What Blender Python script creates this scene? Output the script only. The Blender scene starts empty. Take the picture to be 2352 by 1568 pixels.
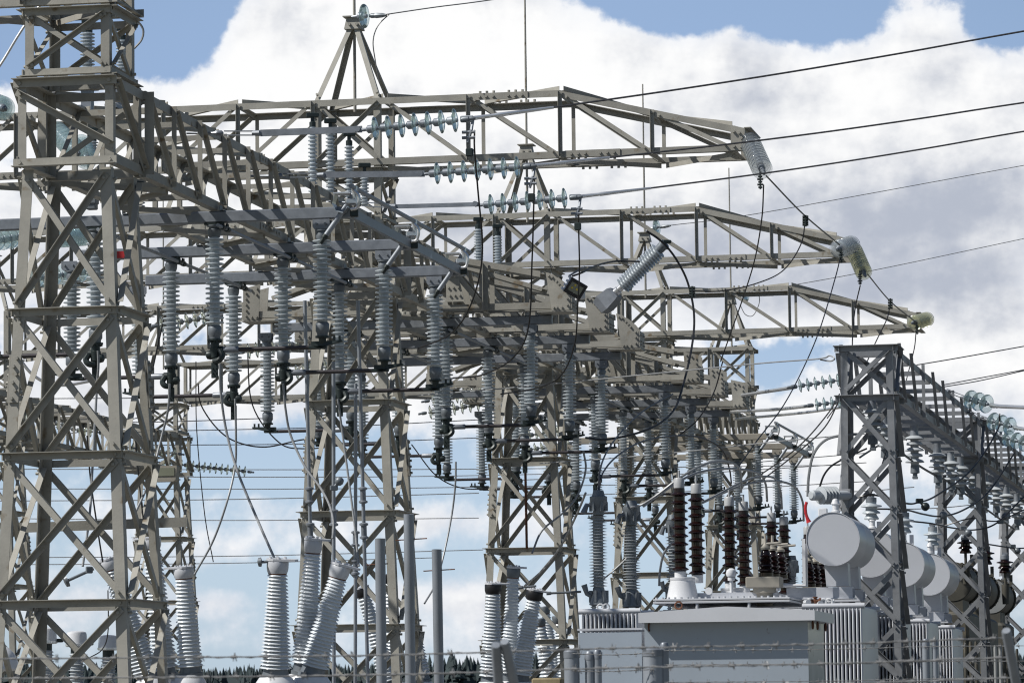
import bpy, math, random
from mathutils import Vector as V, Matrix, Quaternion
random.seed(7)
SC = bpy.context.scene
COL = SC.collection
R = math.radians

# ------------------------------------------------------------------ camera
FPX = 9000.0                                  # focal length in units of 1/2352 of the picture width
YAW, PITCH, ROLL, EYE = R(10.99), R(5.41), .0113, 2.2
C0 = V((0, 0, EYE))
_m = Matrix.Rotation(YAW, 3, 'Z')
FW = _m @ V((0, math.cos(PITCH), math.sin(PITCH)))
_r0 = _m @ V((1, 0, 0)); _u0 = _r0.cross(FW)
RT = _r0*math.cos(ROLL) - _u0*math.sin(ROLL)
UP = _u0*math.cos(ROLL) + _r0*math.sin(ROLL)
def ray(x, y): return FW*FPX + RT*(x-1176) - UP*(y-784)
def P(x, y, d): return C0 + ray(x, y)*(d/FPX)          # survey: sight line and measured distance -> place in the yard
def PY(x, y, Y): d = ray(x, y); return C0 + d*(Y/d.y)
def PX(x, y, X): d = ray(x, y); return C0 + d*(X/d.x)
def PZ(x, y, Z): d = ray(x, y); return C0 + d*((Z-EYE)/d.z)
cam = bpy.data.cameras.new('camera'); camo = bpy.data.objects.new('camera', cam); COL.objects.link(camo)
camo.matrix_world = Matrix(((RT.x, UP.x, -FW.x, 0), (RT.y, UP.y, -FW.y, 0), (RT.z, UP.z, -FW.z, EYE), (0, 0, 0, 1)))
cam.sensor_width = 36; cam.lens = FPX/2352*36; cam.clip_end = 20000; cam.clip_start = .5
cam.dof.use_dof = True; cam.dof.focus_distance = 46; cam.dof.aperture_fstop = 13
SC.camera = camo

# ------------------------------------------------------------------ materials
def mat(name, col, rough=.5, metal=0, var=.12, scale=3.0, spec=.5, stain=None, bump=0, streak=False, rnd=.07):
    m = bpy.data.materials.new(name); m.use_nodes = True; nt = m.node_tree; N = nt.nodes; L = nt.links
    b = N['Principled BSDF']; b.inputs['Roughness'].default_value = rough; b.inputs['Metallic'].default_value = metal
    b.inputs['Specular IOR Level'].default_value = spec
    g = N.new('ShaderNodeNewGeometry'); n = N.new('ShaderNodeTexNoise'); n.inputs['Scale'].default_value = scale; n.inputs['Detail'].default_value = 6; n.inputs['Roughness'].default_value = .65
    src = g.outputs['Position']
    if streak:
        mp = N.new('ShaderNodeMapping'); mp.inputs['Scale'].default_value = (1, 1, .12); L.new(src, mp.inputs['Vector']); src = mp.outputs['Vector']
    L.new(src, n.inputs['Vector'])
    r = N.new('ShaderNodeMapRange'); r.inputs['From Min'].default_value = .25; r.inputs['From Max'].default_value = .75
    r.inputs['To Min'].default_value = 1-var; r.inputs['To Max'].default_value = 1+var; L.new(n.outputs['Fac'], r.inputs['Value'])
    mx = N.new('ShaderNodeMix'); mx.data_type = 'RGBA'; mx.blend_type = 'MULTIPLY'; mx.inputs[0].default_value = 1
    mx.inputs[6].default_value = (*col, 1); L.new(r.outputs[0], mx.inputs[7])
    oi = N.new('ShaderNodeObjectInfo'); r4 = N.new('ShaderNodeMapRange'); r4.inputs['To Min'].default_value = 1-rnd; r4.inputs['To Max'].default_value = 1+rnd; L.new(oi.outputs['Random'], r4.inputs['Value'])
    m4 = N.new('ShaderNodeMix'); m4.data_type = 'RGBA'; m4.blend_type = 'MULTIPLY'; m4.inputs[0].default_value = 1; L.new(mx.outputs[2], m4.inputs[6]); L.new(r4.outputs[0], m4.inputs[7])
    out = m4.outputs[2]
    if stain:
        n2 = N.new('ShaderNodeTexNoise'); n2.inputs['Scale'].default_value = stain[1]; n2.inputs['Detail'].default_value = 8; L.new(g.outputs['Position'], n2.inputs['Vector'])
        r2 = N.new('ShaderNodeMapRange'); r2.inputs['From Min'].default_value = stain[2]; r2.inputs['From Max'].default_value = stain[2]+.1; L.new(n2.outputs['Fac'], r2.inputs['Value'])
        m2 = N.new('ShaderNodeMix'); m2.data_type = 'RGBA'; m2.inputs[7].default_value = (*stain[0], 1); L.new(r2.outputs[0], m2.inputs[0]); L.new(out, m2.inputs[6]); out = m2.outputs[2]
    L.new(out, b.inputs['Base Color'])
    r3 = N.new('ShaderNodeMapRange'); r3.inputs['To Min'].default_value = max(0, rough-.1); r3.inputs['To Max'].default_value = min(1, rough+.12); L.new(n.outputs['Fac'], r3.inputs['Value']); L.new(r3.outputs[0], b.inputs['Roughness'])
    if bump:
        bp = N.new('ShaderNodeBump'); bp.inputs['Strength'].default_value = bump; bp.inputs['Distance'].default_value = .004
        n3 = N.new('ShaderNodeTexNoise'); n3.inputs['Scale'].default_value = 60; L.new(g.outputs['Position'], n3.inputs['Vector']); L.new(n3.outputs['Fac'], bp.inputs['Height']); L.new(bp.outputs[0], b.inputs['Normal'])
    return m
def glassmat(name, tint, body, fog=.15):
    m = bpy.data.materials.new(name); m.use_nodes = True; nt = m.node_tree; N = nt.nodes; L = nt.links; N.clear()
    o = N.new('ShaderNodeOutputMaterial'); t = N.new('ShaderNodeBsdfTransparent'); t.inputs[0].default_value = (*tint, 1)
    gl = N.new('ShaderNodeBsdfGlossy'); gl.inputs['Roughness'].default_value = .06; gl.inputs[0].default_value = (.95, 1, 1, 1)
    d = N.new('ShaderNodeBsdfTranslucent'); d.inputs[0].default_value = (*body, 1); df = N.new('ShaderNodeBsdfDiffuse'); df.inputs[0].default_value = (*body, 1)
    f = N.new('ShaderNodeFresnel'); f.inputs['IOR'].default_value = 1.3
    a = N.new('ShaderNodeMixShader'); a.inputs[0].default_value = .5; L.new(d.outputs[0], a.inputs[1]); L.new(df.outputs[0], a.inputs[2])
    b = N.new('ShaderNodeMixShader'); b.inputs[0].default_value = fog; L.new(t.outputs[0], b.inputs[1]); L.new(a.outputs[0], b.inputs[2])
    ad = N.new('ShaderNodeMath'); ad.operation = 'ADD'; ad.inputs[1].default_value = .06; ad.use_clamp = True; L.new(f.outputs[0], ad.inputs[0])
    c = N.new('ShaderNodeMixShader'); L.new(ad.outputs[0], c.inputs[0]); L.new(b.outputs[0], c.inputs[1]); L.new(gl.outputs[0], c.inputs[2])
    L.new(c.outputs[0], o.inputs[0]); return m
M = dict(
 olive=mat('olive grey steel paint', (.312, .302, .268), .55, 0, .2, 3.2, .4, ((.19, .15, .10), 6, .63), .25, False, .13),
 galv=mat('dull galvanised steel', (.215, .235, .265), .42, .35, .22, 7, .5, ((.42, .45, .48), 3, .62), .15),
 galvd=mat('weathered galvanised lattice', (.235, .245, .26), .5, .2, .2, 6, .5, ((.3, .31, .32), 3, .62), .15),
 pipe=mat('galvanised pipe', (.27, .295, .33), .45, .3, .2, 9, .5, None, .1, True),
 porc=mat('pale grey porcelain', (.45, .495, .53), .28, 0, .05, 4, .6),
 porcg=mat('dove grey bushing porcelain', (.62, .66, .695), .18, 0, .05, 4, .6),
 poly=mat('grey silicone rubber', (.40, .43, .455), .45, 0, .06, 4, .4),
 brown=mat('brown glazed porcelain', (.0125, .0052, .0048), .10, 0, .15, 5, .5),
 cast=mat('grey cast fitting', (.16, .18, .20), .45, .3, .15, 9),
 dark=mat('dark green black casting', (.022, .032, .032), .4, .2, .2, 9),
 black=mat('black cable sheath', (.012, .012, .014), .4, 0, .1, 20),
 tubed=mat('oxidised bus tube', (.060, .055, .060), .38, .5, .25, 6),
 alu=mat('bright aluminium', (.72, .73, .74), .28, .75, .08, 6),
 strand=mat('stranded aluminium cable', (.27, .28, .29), .5, .3, .25, 60),
 strandd=mat('weathered line conductor', (.075, .077, .085), .5, .3, .3, 60),
 steelw=mat('grey steel wire', (.26, .26, .26), .5, .3, .2, 60),
 capg=mat('grey bushing cap', (.36, .37, .38), .45, 0, .1, 8),
 grey=mat('grey transformer paint', (.53, .548, .59), .32, 0, .06, 1.5, .5, None, .05),
 lgrey=mat('pale grey transformer paint', (.55, .565, .60), .33, 0, .06, 1.5, .5),
 kiosk=mat('pale blue grey cabinet paint', (.345, .395, .455), .2, 0, .07, 1.2, .5, ((.15, .10, .07), 14, .665), .03),
 white=mat('white enamel', (.64, .65, .67), .25, 0, .05, 3),
 rust=mat('rusty steel', (.13, .055, .03), .8, .1, .4, 14),
 olddark=mat('old dark tank paint', (.075, .072, .06), .6, .1, .35, 4, .4, ((.16, .14, .10), 3, .58)),
 oldlid=mat('grimy grey end plate', (.24, .25, .25), .5, 0, .2, 3),
 red=mat('red rubber boot', (.45, .02, .025), .45, 0, .1, 8),
 beige=mat('beige box paint', (.30, .28, .24), .5, 0, .1, 5, .4, ((.16, .09, .05), 8, .66)),
 timber=mat('weathered timber post', (.26, .21, .12), .8, 0, .3, 20),
 lens=mat('floodlight lens', (.20, .21, .16), .15, 0, .1, 5, .6),
 yel=mat('yellow lamp chip', (.75, .55, .03), .4, 0, .1, 5),
 wood=mat('dark haze tinted conifer foliage', (.028, .046, .05), .8, 0, .45, .05),  # bluish tint puts distance haze into the foliage colour
 gravel=mat('grey yard gravel', (.15, .145, .13), .9, 0, .3, 14, .2, None, .8),
 grass=mat('field grass', (.085, .092, .065), .9, 0, .35, .05, .2),
 gblue=glassmat('aqua toughened glass', (.955, .99, .99), (.70, .89, .90), .26),
 gclear=glassmat('clear toughened glass', (.985, .99, .99), (.86, .88, .89), .13),
 gyel=glassmat('straw tinted glass', (.985, .98, .91), (.82, .81, .60), .16),
)

# ------------------------------------------------------------------ mesh helper
def perp(d):
    d = d.normalized(); a = V((0, 0, 1)) if abs(d.z) < .9 else V((0, 1, 0))
    x = a.cross(d).normalized(); return x, d.cross(x)
class G:
    def __init__(s): s.v = []; s.f = []
    def sect(s, rings, cap=True, close=True):            # rings: lists of points with equal counts
        n = len(rings[0]); o = len(s.v)
        for r in rings: s.v += [V(p) for p in r]
        for i in range(len(rings)-1):
            for j in range(n if close else n-1):
                k = (j+1) % n; s.f.append((o+i*n+j, o+i*n+k, o+(i+1)*n+k, o+(i+1)*n+j))
        if cap:
            s.f.append(tuple(o+j for j in reversed(range(n)))); s.f.append(tuple(o+(len(rings)-1)*n+j for j in range(n)))
        return s
    def prism(s, poly, d):                               # closed polygon of points extruded by vector d
        d = V(d); return s.sect([poly, [V(p)+d for p in poly]])
    def L(s, p0, p1, w, a, b, t=.01, w2=None):           # steel angle: heel on p0-p1, flanges along a and b
        p0, p1, a, b = V(p0), V(p1), V(a), V(b); w2 = w2 or w
        pr = [(0, 0), (w, 0), (w, t), (t, t), (t, w2), (0, w2)]
        return s.sect([[p+a*x+b*y for x, y in pr] for p in (p0, p1)])
    def bar(s, p0, p1, a, b, w, h):                      # flat bar centred on p0-p1
        p0, p1, a, b = V(p0), V(p1), V(a)*w/2, V(b)*h/2
        return s.sect([[p-a-b, p+a-b, p+a+b, p-a+b] for p in (p0, p1)])
    def box(s, c, sx, sy, sz, rot=0, bev=0):
        c = V(c); m = Matrix.Rotation(rot, 3, 'Z'); x, y, z = m@V((sx/2, 0, 0)), m@V((0, sy/2, 0)), V((0, 0, sz/2))
        if bev:
            h = []
            for q, w in ((-1, bev), (-1+2*bev/sz, 0), (1-2*bev/sz, 0), (1, bev)):
                fx, fy = 1-2*w/sx, 1-2*w/sy; gx, gy = fx-2*bev/sx, fy-2*bev/sy
                h.append([c+x*i+y*j+z*q for i, j in ((-gx, -fy), (gx, -fy), (fx, -gy), (fx, gy), (gx, fy), (-gx, fy), (-fx, gy), (-fx, -gy))])
            return s.sect(h)
        return s.sect([[c-x-y+z*q, c+x-y+z*q, c+x+y+z*q, c-x+y+z*q] for q in (-1, 1)])
    def lathe(s, p, d, prof, n=16, cap=True):            # prof: (distance along d, radius)
        p = V(p); d = V(d).normalized(); x, y = perp(d)
        rs = [[p+d*h+(x*math.cos(6.28318*k/n)+y*math.sin(6.28318*k/n))*max(r, .0004) for k in range(n)] for h, r in prof]
        return s.sect(rs, cap)
    def tube(s, pts, r, n=6):
        pts = [V(p) for p in pts]; d0 = (pts[1]-pts[0]); x, y = perp(d0); rs = []
        for i, p in enumerate(pts):
            d = (pts[min(i+1, len(pts)-1)]-pts[max(i-1, 0)]).normalized()
            x = (x-d*x.dot(d)).normalized(); y = d.cross(x)
            q = r[i] if isinstance(r, (list, tuple)) else r
            rs.append([p+(x*math.cos(6.28318*k/n)+y*math.sin(6.28318*k/n))*q for k in range(n)])
        return s.sect(rs)
    def bolt(s, p, n, r=.016, h=.024):
        return s.lathe(p, n, [(0, r), (h, r)], 6)
def curve(pts, k=6):                                     # smooth curve through points
    pts = [V(p) for p in pts]; q = [pts[0]*2-pts[1]]+pts+[pts[-1]*2-pts[-2]]; o = []
    for i in range(1, len(q)-2):
        a, b, c, d = q[i-1:i+3]
        for j in range(k):
            t = j/k; o.append(.5*((2*b)+(c-a)*t+(2*a-5*b+4*c-d)*t*t+(3*b-a-3*c+d)*t**3))
    return o+[pts[-1]]

# ------------------------------------------------------------------ things and parts
ROOT = {}; SEEN = {}
def tag(o, label, cat, group=None, kind=None):
    if label: o['label'] = label; o['category'] = cat; SEEN.setdefault(label, []).append(o.name)
    if group: o['group'] = group
    if kind: o['kind'] = kind
    return o
def thing(name, label, cat, loc, group=None):
    o = bpy.data.objects.new(name, None); COL.objects.link(o); o.location = loc; o.empty_display_size = .2
    ROOT[o.name] = V(loc); return tag(o, label, cat, group)
def part(par, name, g, m, smooth=False, label=None):
    base = ROOT[par.name] if par else V((0, 0, 0))
    me = bpy.data.meshes.new(name); me.from_pydata([p-base for p in g.v], [], g.f); me.materials.append(M[m])
    if smooth: me.polygons.foreach_set('use_smooth', [True]*len(me.polygons)); me.set_sharp_from_angle(angle=R(38))
    o = bpy.data.objects.new(name, me); COL.objects.link(o)
    if par: o.parent = par; ROOT[o.name] = base
    if label: o['label'] = label
    return o
def solo(name, g, m, label, cat, group=None, kind=None, smooth=False):   # a thing that is one mesh, origin at its middle
    c = sum(g.v, V((0, 0, 0)))/len(g.v); ROOT['_t'] = c
    class _p: name = '_t'
    me = bpy.data.meshes.new(name); me.from_pydata([p-c for p in g.v], [], g.f); me.materials.append(M[m])
    if smooth: me.polygons.foreach_set('use_smooth', [True]*len(me.polygons)); me.set_sharp_from_angle(angle=R(38))
    o = bpy.data.objects.new(name, me); COL.objects.link(o); o.location = c; return tag(o, label, cat, group, kind)
KIDS = {}
def dup(o, loc, label, group=None, remat=None):          # copy of a thing with its parts and sub-parts
    if o.name not in KIDS:
        bpy.context.view_layer.update()
        KIDS[o.name] = [(c, list(c.children)) for c in o.children]
    n = o.copy(); COL.objects.link(n); n.location = loc
    if label: n['label'] = label; SEEN.setdefault(label, []).append(n.name)
    if group: n['group'] = group
    for c, cc in KIDS[o.name]:
        q = c.copy(); COL.objects.link(q); q.parent = n
        for e in cc: w = e.copy(); COL.objects.link(w); w.parent = q
    return n
def dep(p): return (p-C0).dot(FW)
# ------------------------------------------------------------------ surveyed grid of the lattice gantry
S = 12.1                                      # tower spacing
_a = P(262, 370, 39); XR, YF = _a.x, _a.y     # right and front face of the nearest beam end
HB = .507; XC = XR-HB; YC = YF+HB             # beam half width, centre line of the row
XC2 = XC-13.1                                 # second row, farther left
ZB, ZT = 7.70, 8.57                           # beam bottom / top
ZS, ZTB, ZTT, ZAP = 8.6, 9.32, 10.20, 11.25   # shaft, cross truss bottom / top, peak
ZG = [6.256, 4.818, 3.357, 1.88, .38]
X1, Y1, Z1 = V((1, 0, 0)), V((0, 1, 0)), V((0, 0, 1))
hw = lambda z: .455+.0485*(7.70-z)
def brace_on(root, p0, p1, n, w=.06, out=.012, nm='brace', bolts=True):
    g = G(); n = V(n); d = (V(p1)-V(p0)).normalized(); a = n.cross(d).normalized()
    if a.z > 0: a = -a
    o = n*out; g.L(V(p0)+o-a*w/2, V(p1)+o-a*w/2, w, a, n if out > 0 else -n, .007)
    if bolts:
        for q in (V(p0)+d*.05, V(p1)-d*.05): g.bolt(q+n*max(out, .008), n, .017, .03)
    return part(root, nm, g, 'olive')
def make_tower(x, y, label, peak=True, splice=((-1, -1), (1, 1))):
    t = thing('lattice_tower', label, 'lattice tower', (x, y, 0), 'steel lattice towers of the gantry')
    c = V((x, y, 0)); zz = [7.69]+ZG
    for sx in (-1, 1):
        for sy in (-1, 1):
            g = G(); a, b = X1*-sx, Y1*-sy
            q = lambda z: c+V((sx*hw(z), sy*hw(z), z))
            g.L(q(0), q(7.66), .11, a, b, .011)
            if (sx, sy) in splice:
                z0, z1 = 5.32, 5.80
                for e, f in ((a, b), (b, a)):
                    lo, hi = q(z0)-f*.013, q(z1)-f*.013
                    g.bar(lo+e*.055, hi+e*.055, e, f, .108, .012)
                    for k in range(6): g.bolt(lo+(hi-lo)*((k+.5)/6)+e*(.04+.03*(k % 2))-f*.006, -f, .018, .028)
            for z in ZG[:3]+[2.5, 2.62]:
                for e, f in ((a, b), (b, a)): g.bolt(q(z-.1)+e*.055, -f, .017, .026)
            part(t, 'leg', g, 'olive')
            g = G(); q2 = lambda z: c+V((sx*.44, sy*.44, z))               # head above the beam
            g.L(q2(ZT+.02), q2(ZTT), .09, a, b, .01)
            for z in (8.62, 8.7, 9.2, 9.28, 9.4, 10.1): g.bolt(q2(z)+a*.04, -b, .016, .024)
            part(t, 'head_leg', g, 'olive')
    faces = [(V((0, -1, 0)), X1), (V((1, 0, 0)), Y1), (V((0, 1, 0)), -X1), (V((-1, 0, 0)), -Y1)]
    for n, e in faces:
        for i, z in enumerate(ZG[:4]):
            h = hw(z); p0, p1 = c+n*(h+.012)-e*(h+.03)+Z1*z, c+n*(h+.012)+e*(h+.03)+Z1*z
            g = G().L(p0, p1, .075, -Z1, n, .008)
            for q in (p0+e*.08, p1-e*.08): g.bolt(q-Z1*.04, n, .017, .026)
            part(t, 'girt', g, 'olive')
        for z0, z1 in zip(zz[:-1], zz[1:]):
            a0, a1 = hw(z0), hw(z1); u, l = z0-.10, z1+.03
            hu, hl = hw(u)-.04, hw(l)-.04
            brace_on(t, c+n*hw(l)-e*hl+Z1*l, c+n*hw(u)+e*hu+Z1*u, n, .062, .012)
            brace_on(t, c+n*hw(u)-e*hu+Z1*u, c+n*hw(l)+e*hl+Z1*l, n, .062, -.013)
        for z in (ZT+.03, ZTB-.03):                                        # head rings and bracing
            p0, p1 = c+n*.452-e*.47+Z1*z, c+n*.452+e*.47+Z1*z
            part(t, 'girt', G().L(p0, p1, .075, Z1 if z < 9 else -Z1, n, .008), 'olive')
        brace_on(t, c+n*.44-e*.40+Z1*(ZT+.12), c+n*.44+e*.40+Z1*(ZTB-.1), n, .05, .012)
        brace_on(t, c+n*.44-e*.40+Z1*(ZTB-.1), c+n*.44+e*.40+Z1*(ZT+.12), n, .05, -.013)
    # seat of the beam: a ring of channels and one long diagonal in front
    for z, dz in ((ZB-.02, -Z1), (ZT+.0, -Z1)):
        for n, e in faces[::2]:
            p0, p1 = c+n*(HB+.008)-e*(HB+.03)+Z1*z, c+n*(HB+.008)+e*(HB+.03)+Z1*z
            g = G().L(p0, p1, .085, Z1 if z < 8 else dz, n, .008)
            for k in (.06, .93): g.bolt(p0+(p1-p0)*k+(Z1 if z < 8 else dz)*.045, n, .022, .026)
            part(t, 'girt', g, 'olive')
    for sx in (-1, 1):
        for sy in (-1, 1):
            part(t, 'corner_post', G().L(c+V((sx*(HB-.0115), sy*(HB-.0115), ZB-.02)), c+V((sx*(HB-.0115), sy*(HB-.0115), ZT+.02)), .085, X1*-sx, Y1*-sy, .009), 'olive')
    brace_on(t, c+V((-HB, -HB, ZT-.13)), c+V((HB, -HB, ZB+.17)), V((0, -1, 0)), .07, .012)
    brace_on(t, c+V((-HB, HB, ZB+.1)), c+V((HB, HB, ZT-.1)), V((0, 1, 0)), .06, .012)
    brace_on(t, c+V((HB, -HB, ZT-.05)), c+V((HB, HB, ZB+.05)), V((1, 0, 0)), .06, .012)
    brace_on(t, c+V((-HB, -HB, ZT-.05)), c+V((-HB, HB, ZB+.05)), V((-1, 0, 0)), .06, .012)
    if peak:
        for sx in (-1, 1):
            for sy in (-1, 1):
                q0, q1 = c+V((sx*.44, sy*.44, ZTT)), c+V((sx*.06, sy*.06, ZAP))
                g = G().L(q0, q1, .07, X1*-sx, Y1*-sy, .008); g.bolt(q0+Z1*.07-X1*sx*.04, V((0, sy, .3)), .017, .04)
                part(t, 'peak_leg', g, 'olive')
        g = G().sect([[c+V((sx*w, sy*w, z)) for sx, sy in ((-1, -1), (1, -1), (1, 1), (-1, 1))] for z, w in ((ZAP-.06, .115), (ZAP+.1, .085), (ZAP+.1, .13), (ZAP+.115, .13))])
        for sx in (-.04, .06): g.bolt(c+V((sx, -.1, ZAP)), V((0, -1, 0)), .02, .04)
        part(t, 'peak_cap', g, 'olive')
        part(t, 'lightning_rod', G().lathe(c+V((0, 0, ZTT-.1)), Z1, [(0, .021), (2.5, .018), (4.15, .013)], 8), 'olive', True)
    return t
def make_beam(x, y, label):                                                # y = centre of its near tower
    t = thing('lattice_beam', label, 'lattice beam', (x, y, ZB), 'lattice beams between the towers')
    c = V((x, y, 0)); y0, y1 = -HB+.0, S-HB-.02
    for sx in (-1, 1):
        for z, dz in ((ZB, 1), (ZT, -1)):
            g = G().L(c+V((sx*HB, y0, z)), c+V((sx*HB, y1, z)), .095, X1*-sx, Z1*dz, .01)
            if sx > 0:
                for yy in (5.3, 5.42, 5.54, 5.78, 5.9, 6.02): g.bolt(c+V((HB, yy, z+dz*.05)), X1, .02, .025)
                g.bar(c+V((HB+.007, 5.2, z+dz*.048)), c+V((HB+.007, 6.12, z+dz*.048)), Z1, X1, .09, .012)
            part(t, 'chord', g, 'olive')
        n = 11; ys = [HB+.02+(S-2*HB-.04)*k/n for k in range(n+1)]
        for k, yy in enumerate(ys):
            o = X1*sx*.012; q = c+V((sx*HB, yy, 0))
            part(t, 'post', G().L(q+o+Z1*(ZB+.01), q+o+Z1*(ZT-.01), .052 if k else .1, Y1, X1*sx, .008), 'olive')
            if k < n:
                q0, q1 = c+V((sx*HB, yy+.1, (ZT-.05) if sx > 0 else (ZB+.05))), c+V((sx*HB, ys[k+1]-.03, (ZB+.05) if sx > 0 else (ZT-.05)))
                brace_on(t, q0, q1, X1*sx, .052, -.014 if sx < 0 else .014, 'diagonal')
    for k, yy in enumerate(ys):
        for z, dz in ((ZB, 1), (ZT, -1)):
            part(t, 'crossbar', G().L(c+V((-HB+.02, yy, z+dz*.012)), c+V((HB-.02, yy, z+dz*.012)), .06, Y1, Z1*dz, .007), 'olive')
            if k < n:
                a, b = c+V((-HB+.05, yy+.08, z)), c+V((HB-.05, ys[k+1]-.02, z))
                if k % 2: a.x, b.x = b.x, a.x
                d = (b-a).normalized(); part(t, 'plan_brace', G().L(a-Z1*dz*.002, b-Z1*dz*.002, .055, Z1.cross(d), Z1*-dz, .007), 'olive')
    return t
TIPX = P(1705, 316, 49.9); TIPX = PY(1708, 316, YF+S).x-XC                 # arm length from the tower centre
def make_truss(x, y, label, arm=True):
    t = thing('cross_truss', label, 'cross truss', (x, y, ZTB), 'cross trusses over the towers')
    c = V((x, y, 0)); h = .472
    nl = [-h-(13.1-2*h)*k/12 for k in range(13)]                           # panels towards the second row
    nr = [h, 1.60, 2.81, 4.01, TIPX-.16] if arm else [h]
    top = lambda u: ZTT if u < 2.9 else ZTT-(u-2.81)*.245
    for sy in (-1, 1):
        o = Y1*sy
        F = lambda u, z, k=0: c+V((u, sy*(h+k), z))
        g = G().L(F(nl[-1], ZTB), F(TIPX if arm else h+.06, ZTB), .085, Z1, -o, .009)
        gt = G().L(F(nl[-1], ZTT), F(2.81 if arm else h+.06, ZTT), .085, -Z1, -o, .009)
        if arm:
            for gg, u0, z0 in ((g, 3.25, ZTB+.043), (gt, 2.05, ZTT-.043)):
                gg.bar(F(u0-.36, z0, .006), F(u0+.36, z0, .006), Z1, Y1, .088, .012)
                for k in (-.28, -.19, -.1, .1, .19, .28): gg.bolt(F(u0+k, z0, .012), o, .02, .028); gg.bolt(F(u0+k, z0+(.05 if gg is gt else -.05), -.05), Z1 if gg is gt else -Z1, .018, .03)
        for u0 in (-4.5, -8.6):
            for gg, z0 in ((g, ZTB+.043), (gt, ZTT-.043)):
                gg.bar(F(u0-.36, z0, .006), F(u0+.36, z0, .006), Z1, Y1, .088, .012)
                for k in (-.28, -.19, -.1, .1, .19, .28): gg.bolt(F(u0+k, z0, .012), o, .02, .028)
        part(t, 'chord', g, 'olive'); part(t, 'chord', gt, 'olive')
        if arm: part(t, 'chord', G().L(F(2.81, ZTT-.002), F(TIPX, top(TIPX)), .085, -Z1, -o, .009), 'olive')
        for u in nl+nr[1:]:
            if u == nr[-1] and arm: continue
            g = G().L(F(u, ZTB+.012, .012), F(u, top(u)-.012, .012), .05, X1, o, .007)
            g.bolt(F(u+.025, ZTB+.05, .018), o, .016, .022); g.bolt(F(u+.025, top(u)-.05, .018), o, .016, .022)
            part(t, 'post', g, 'olive')
        seq = [(nr[k], nr[k+1]) for k in range(len(nr)-1)]
        for a, b in seq: brace_on(t, F(a+.07, top(a)-.06), F(b-.04, ZTB+.06), o, .055, -.013, 'diagonal')
        for k in range(12): brace_on(t, F(nl[k]-.04, ZTT-.06), F(nl[k+1]+.08, ZTB+.06), o, .055, -.013, 'diagonal')
        brace_on(t, F(-h+.07, ZTT-.06), F(h-.04, ZTB+.06), o, .055, -.013, 'diagonal')
        brace_on(t, F(-h+.07, ZTB+.06), F(h-.04, ZTT-.06), o, .055, .013, 'diagonal')
        if arm:
            z1 = top(TIPX); g = G().prism([F(TIPX-.17, ZTB+.01, .004), F(TIPX+.0, ZTB-.0, .004), F(TIPX+.0, z1-.0, .004), F(TIPX-.17, z1+.045, .004)], o*.012)
            for du, z in ((-.13, z1-.04), (-.06, z1-.06), (-.03, z1-.13), (-.13, ZTB+.06), (-.04, ZTB+.05)): g.bolt(F(TIPX+du, z, .016), o, .02, .03)
            part(t, 'end_plate', g, 'olive')
    us = nl+nr
    for z, dz in ((ZTB, 1), (ZTT, -1)):
        srt = sorted(us)
        for u in srt:
            zz = z if dz > 0 else top(u)
            part(t, 'crossbar', G().L(c+V((u, -h+.02, zz+dz*.012)), c+V((u, h-.02, zz+dz*.012)), .05, X1, Z1*dz, .007), 'olive')
        for a, b, k in zip(srt[:-1], srt[1:], range(99)):
            za, zb = (z, z) if dz > 0 else (top(a), top(b)); s = 1 if k % 2 else -1
            p, q = c+V((a+.06, -s*(h-.06), za)), c+V((b, s*(h-.06), zb)); d = (q-p).normalized()
            part(t, 'plan_brace', G().L(p-Z1*dz*.003, q-Z1*dz*.003, .06, Z1.cross(d).normalized(), Z1*-dz, .007), 'olive')
    if arm:
        z1 = top(TIPX)
        g = G().bar(c+V((TIPX+.008, 0, z1-.03)), c+V((TIPX+.008, 0, ZTB+.03)), Y1, X1, .9, .012) if False else G()
        g.L(c+V((TIPX+.002, -h-.02, z1+.01)), c+V((TIPX+.002, h+.02, z1+.01)), .09, -Z1, X1, .01); g.L(c+V((TIPX+.002, -h-.02, ZTB-.01)), c+V((TIPX+.002, h+.02, ZTB-.01)), .09, Z1, X1, .01)
        part(t, 'end_bar', g, 'olive')
    return t
ORD = ['nearest', 'second nearest', 'third', 'fourth', 'farthest']
towers = []; beams = []; trusses = []
T0 = make_tower(XC, YC, 'big olive grey lattice tower cut by the left edge, nearest of all')
where = ['', 'olive grey lattice tower under the tall front spire, left of centre', 'olive grey lattice tower in the middle, right of the three bare pipes', 'olive grey lattice tower standing behind the two pale grey surge arresters', 'olive grey lattice tower rearmost in its row, behind the brown bushings']
for k in range(1, 5): towers.append(dup(T0, (XC, YC+S*k, 0), where[k]))
dup(T0, (XC2, YC+S*3, 0), 'distant olive lattice tower seen through the legs of the big left tower')
dup(T0, (XC2, YC+S*4, 0), 'distant olive lattice tower just right of the big left tower, behind a grey breaker bushing')
B0 = make_beam(XC, YC, 'long olive lattice beam leaving the big left tower, nearest of its line')
bl = ['', 'olive lattice beam between the spired tower and the middle tower', 'olive lattice beam behind the two bolted gusset arms, right of the middle tower', 'rearmost olive lattice beam of the line, above the brown bushings']
for k in range(1, 4): beams.append(dup(B0, (XC, YC+S*k, ZB), bl[k]))
dup(B0, (XC2, YC+S*3, ZB), 'far olive lattice beam seen low through the big left tower')
dup(B0, (XC2, YC+S*2, ZB), 'far olive lattice beam crossing low behind the left edge tower legs')
C1 = make_truss(XC, YC+S, 'largest olive cross truss, its tapered arm ending at the top right, under the front spire')
dup(C1, (XC, YC+S*2, ZTB), 'olive cross truss with a tapered arm, middle one of the three at right')
dup(C1, (XC, YC+S*3, ZTB), 'olive cross truss with a tapered arm, lowest and smallest of the three at right')
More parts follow.
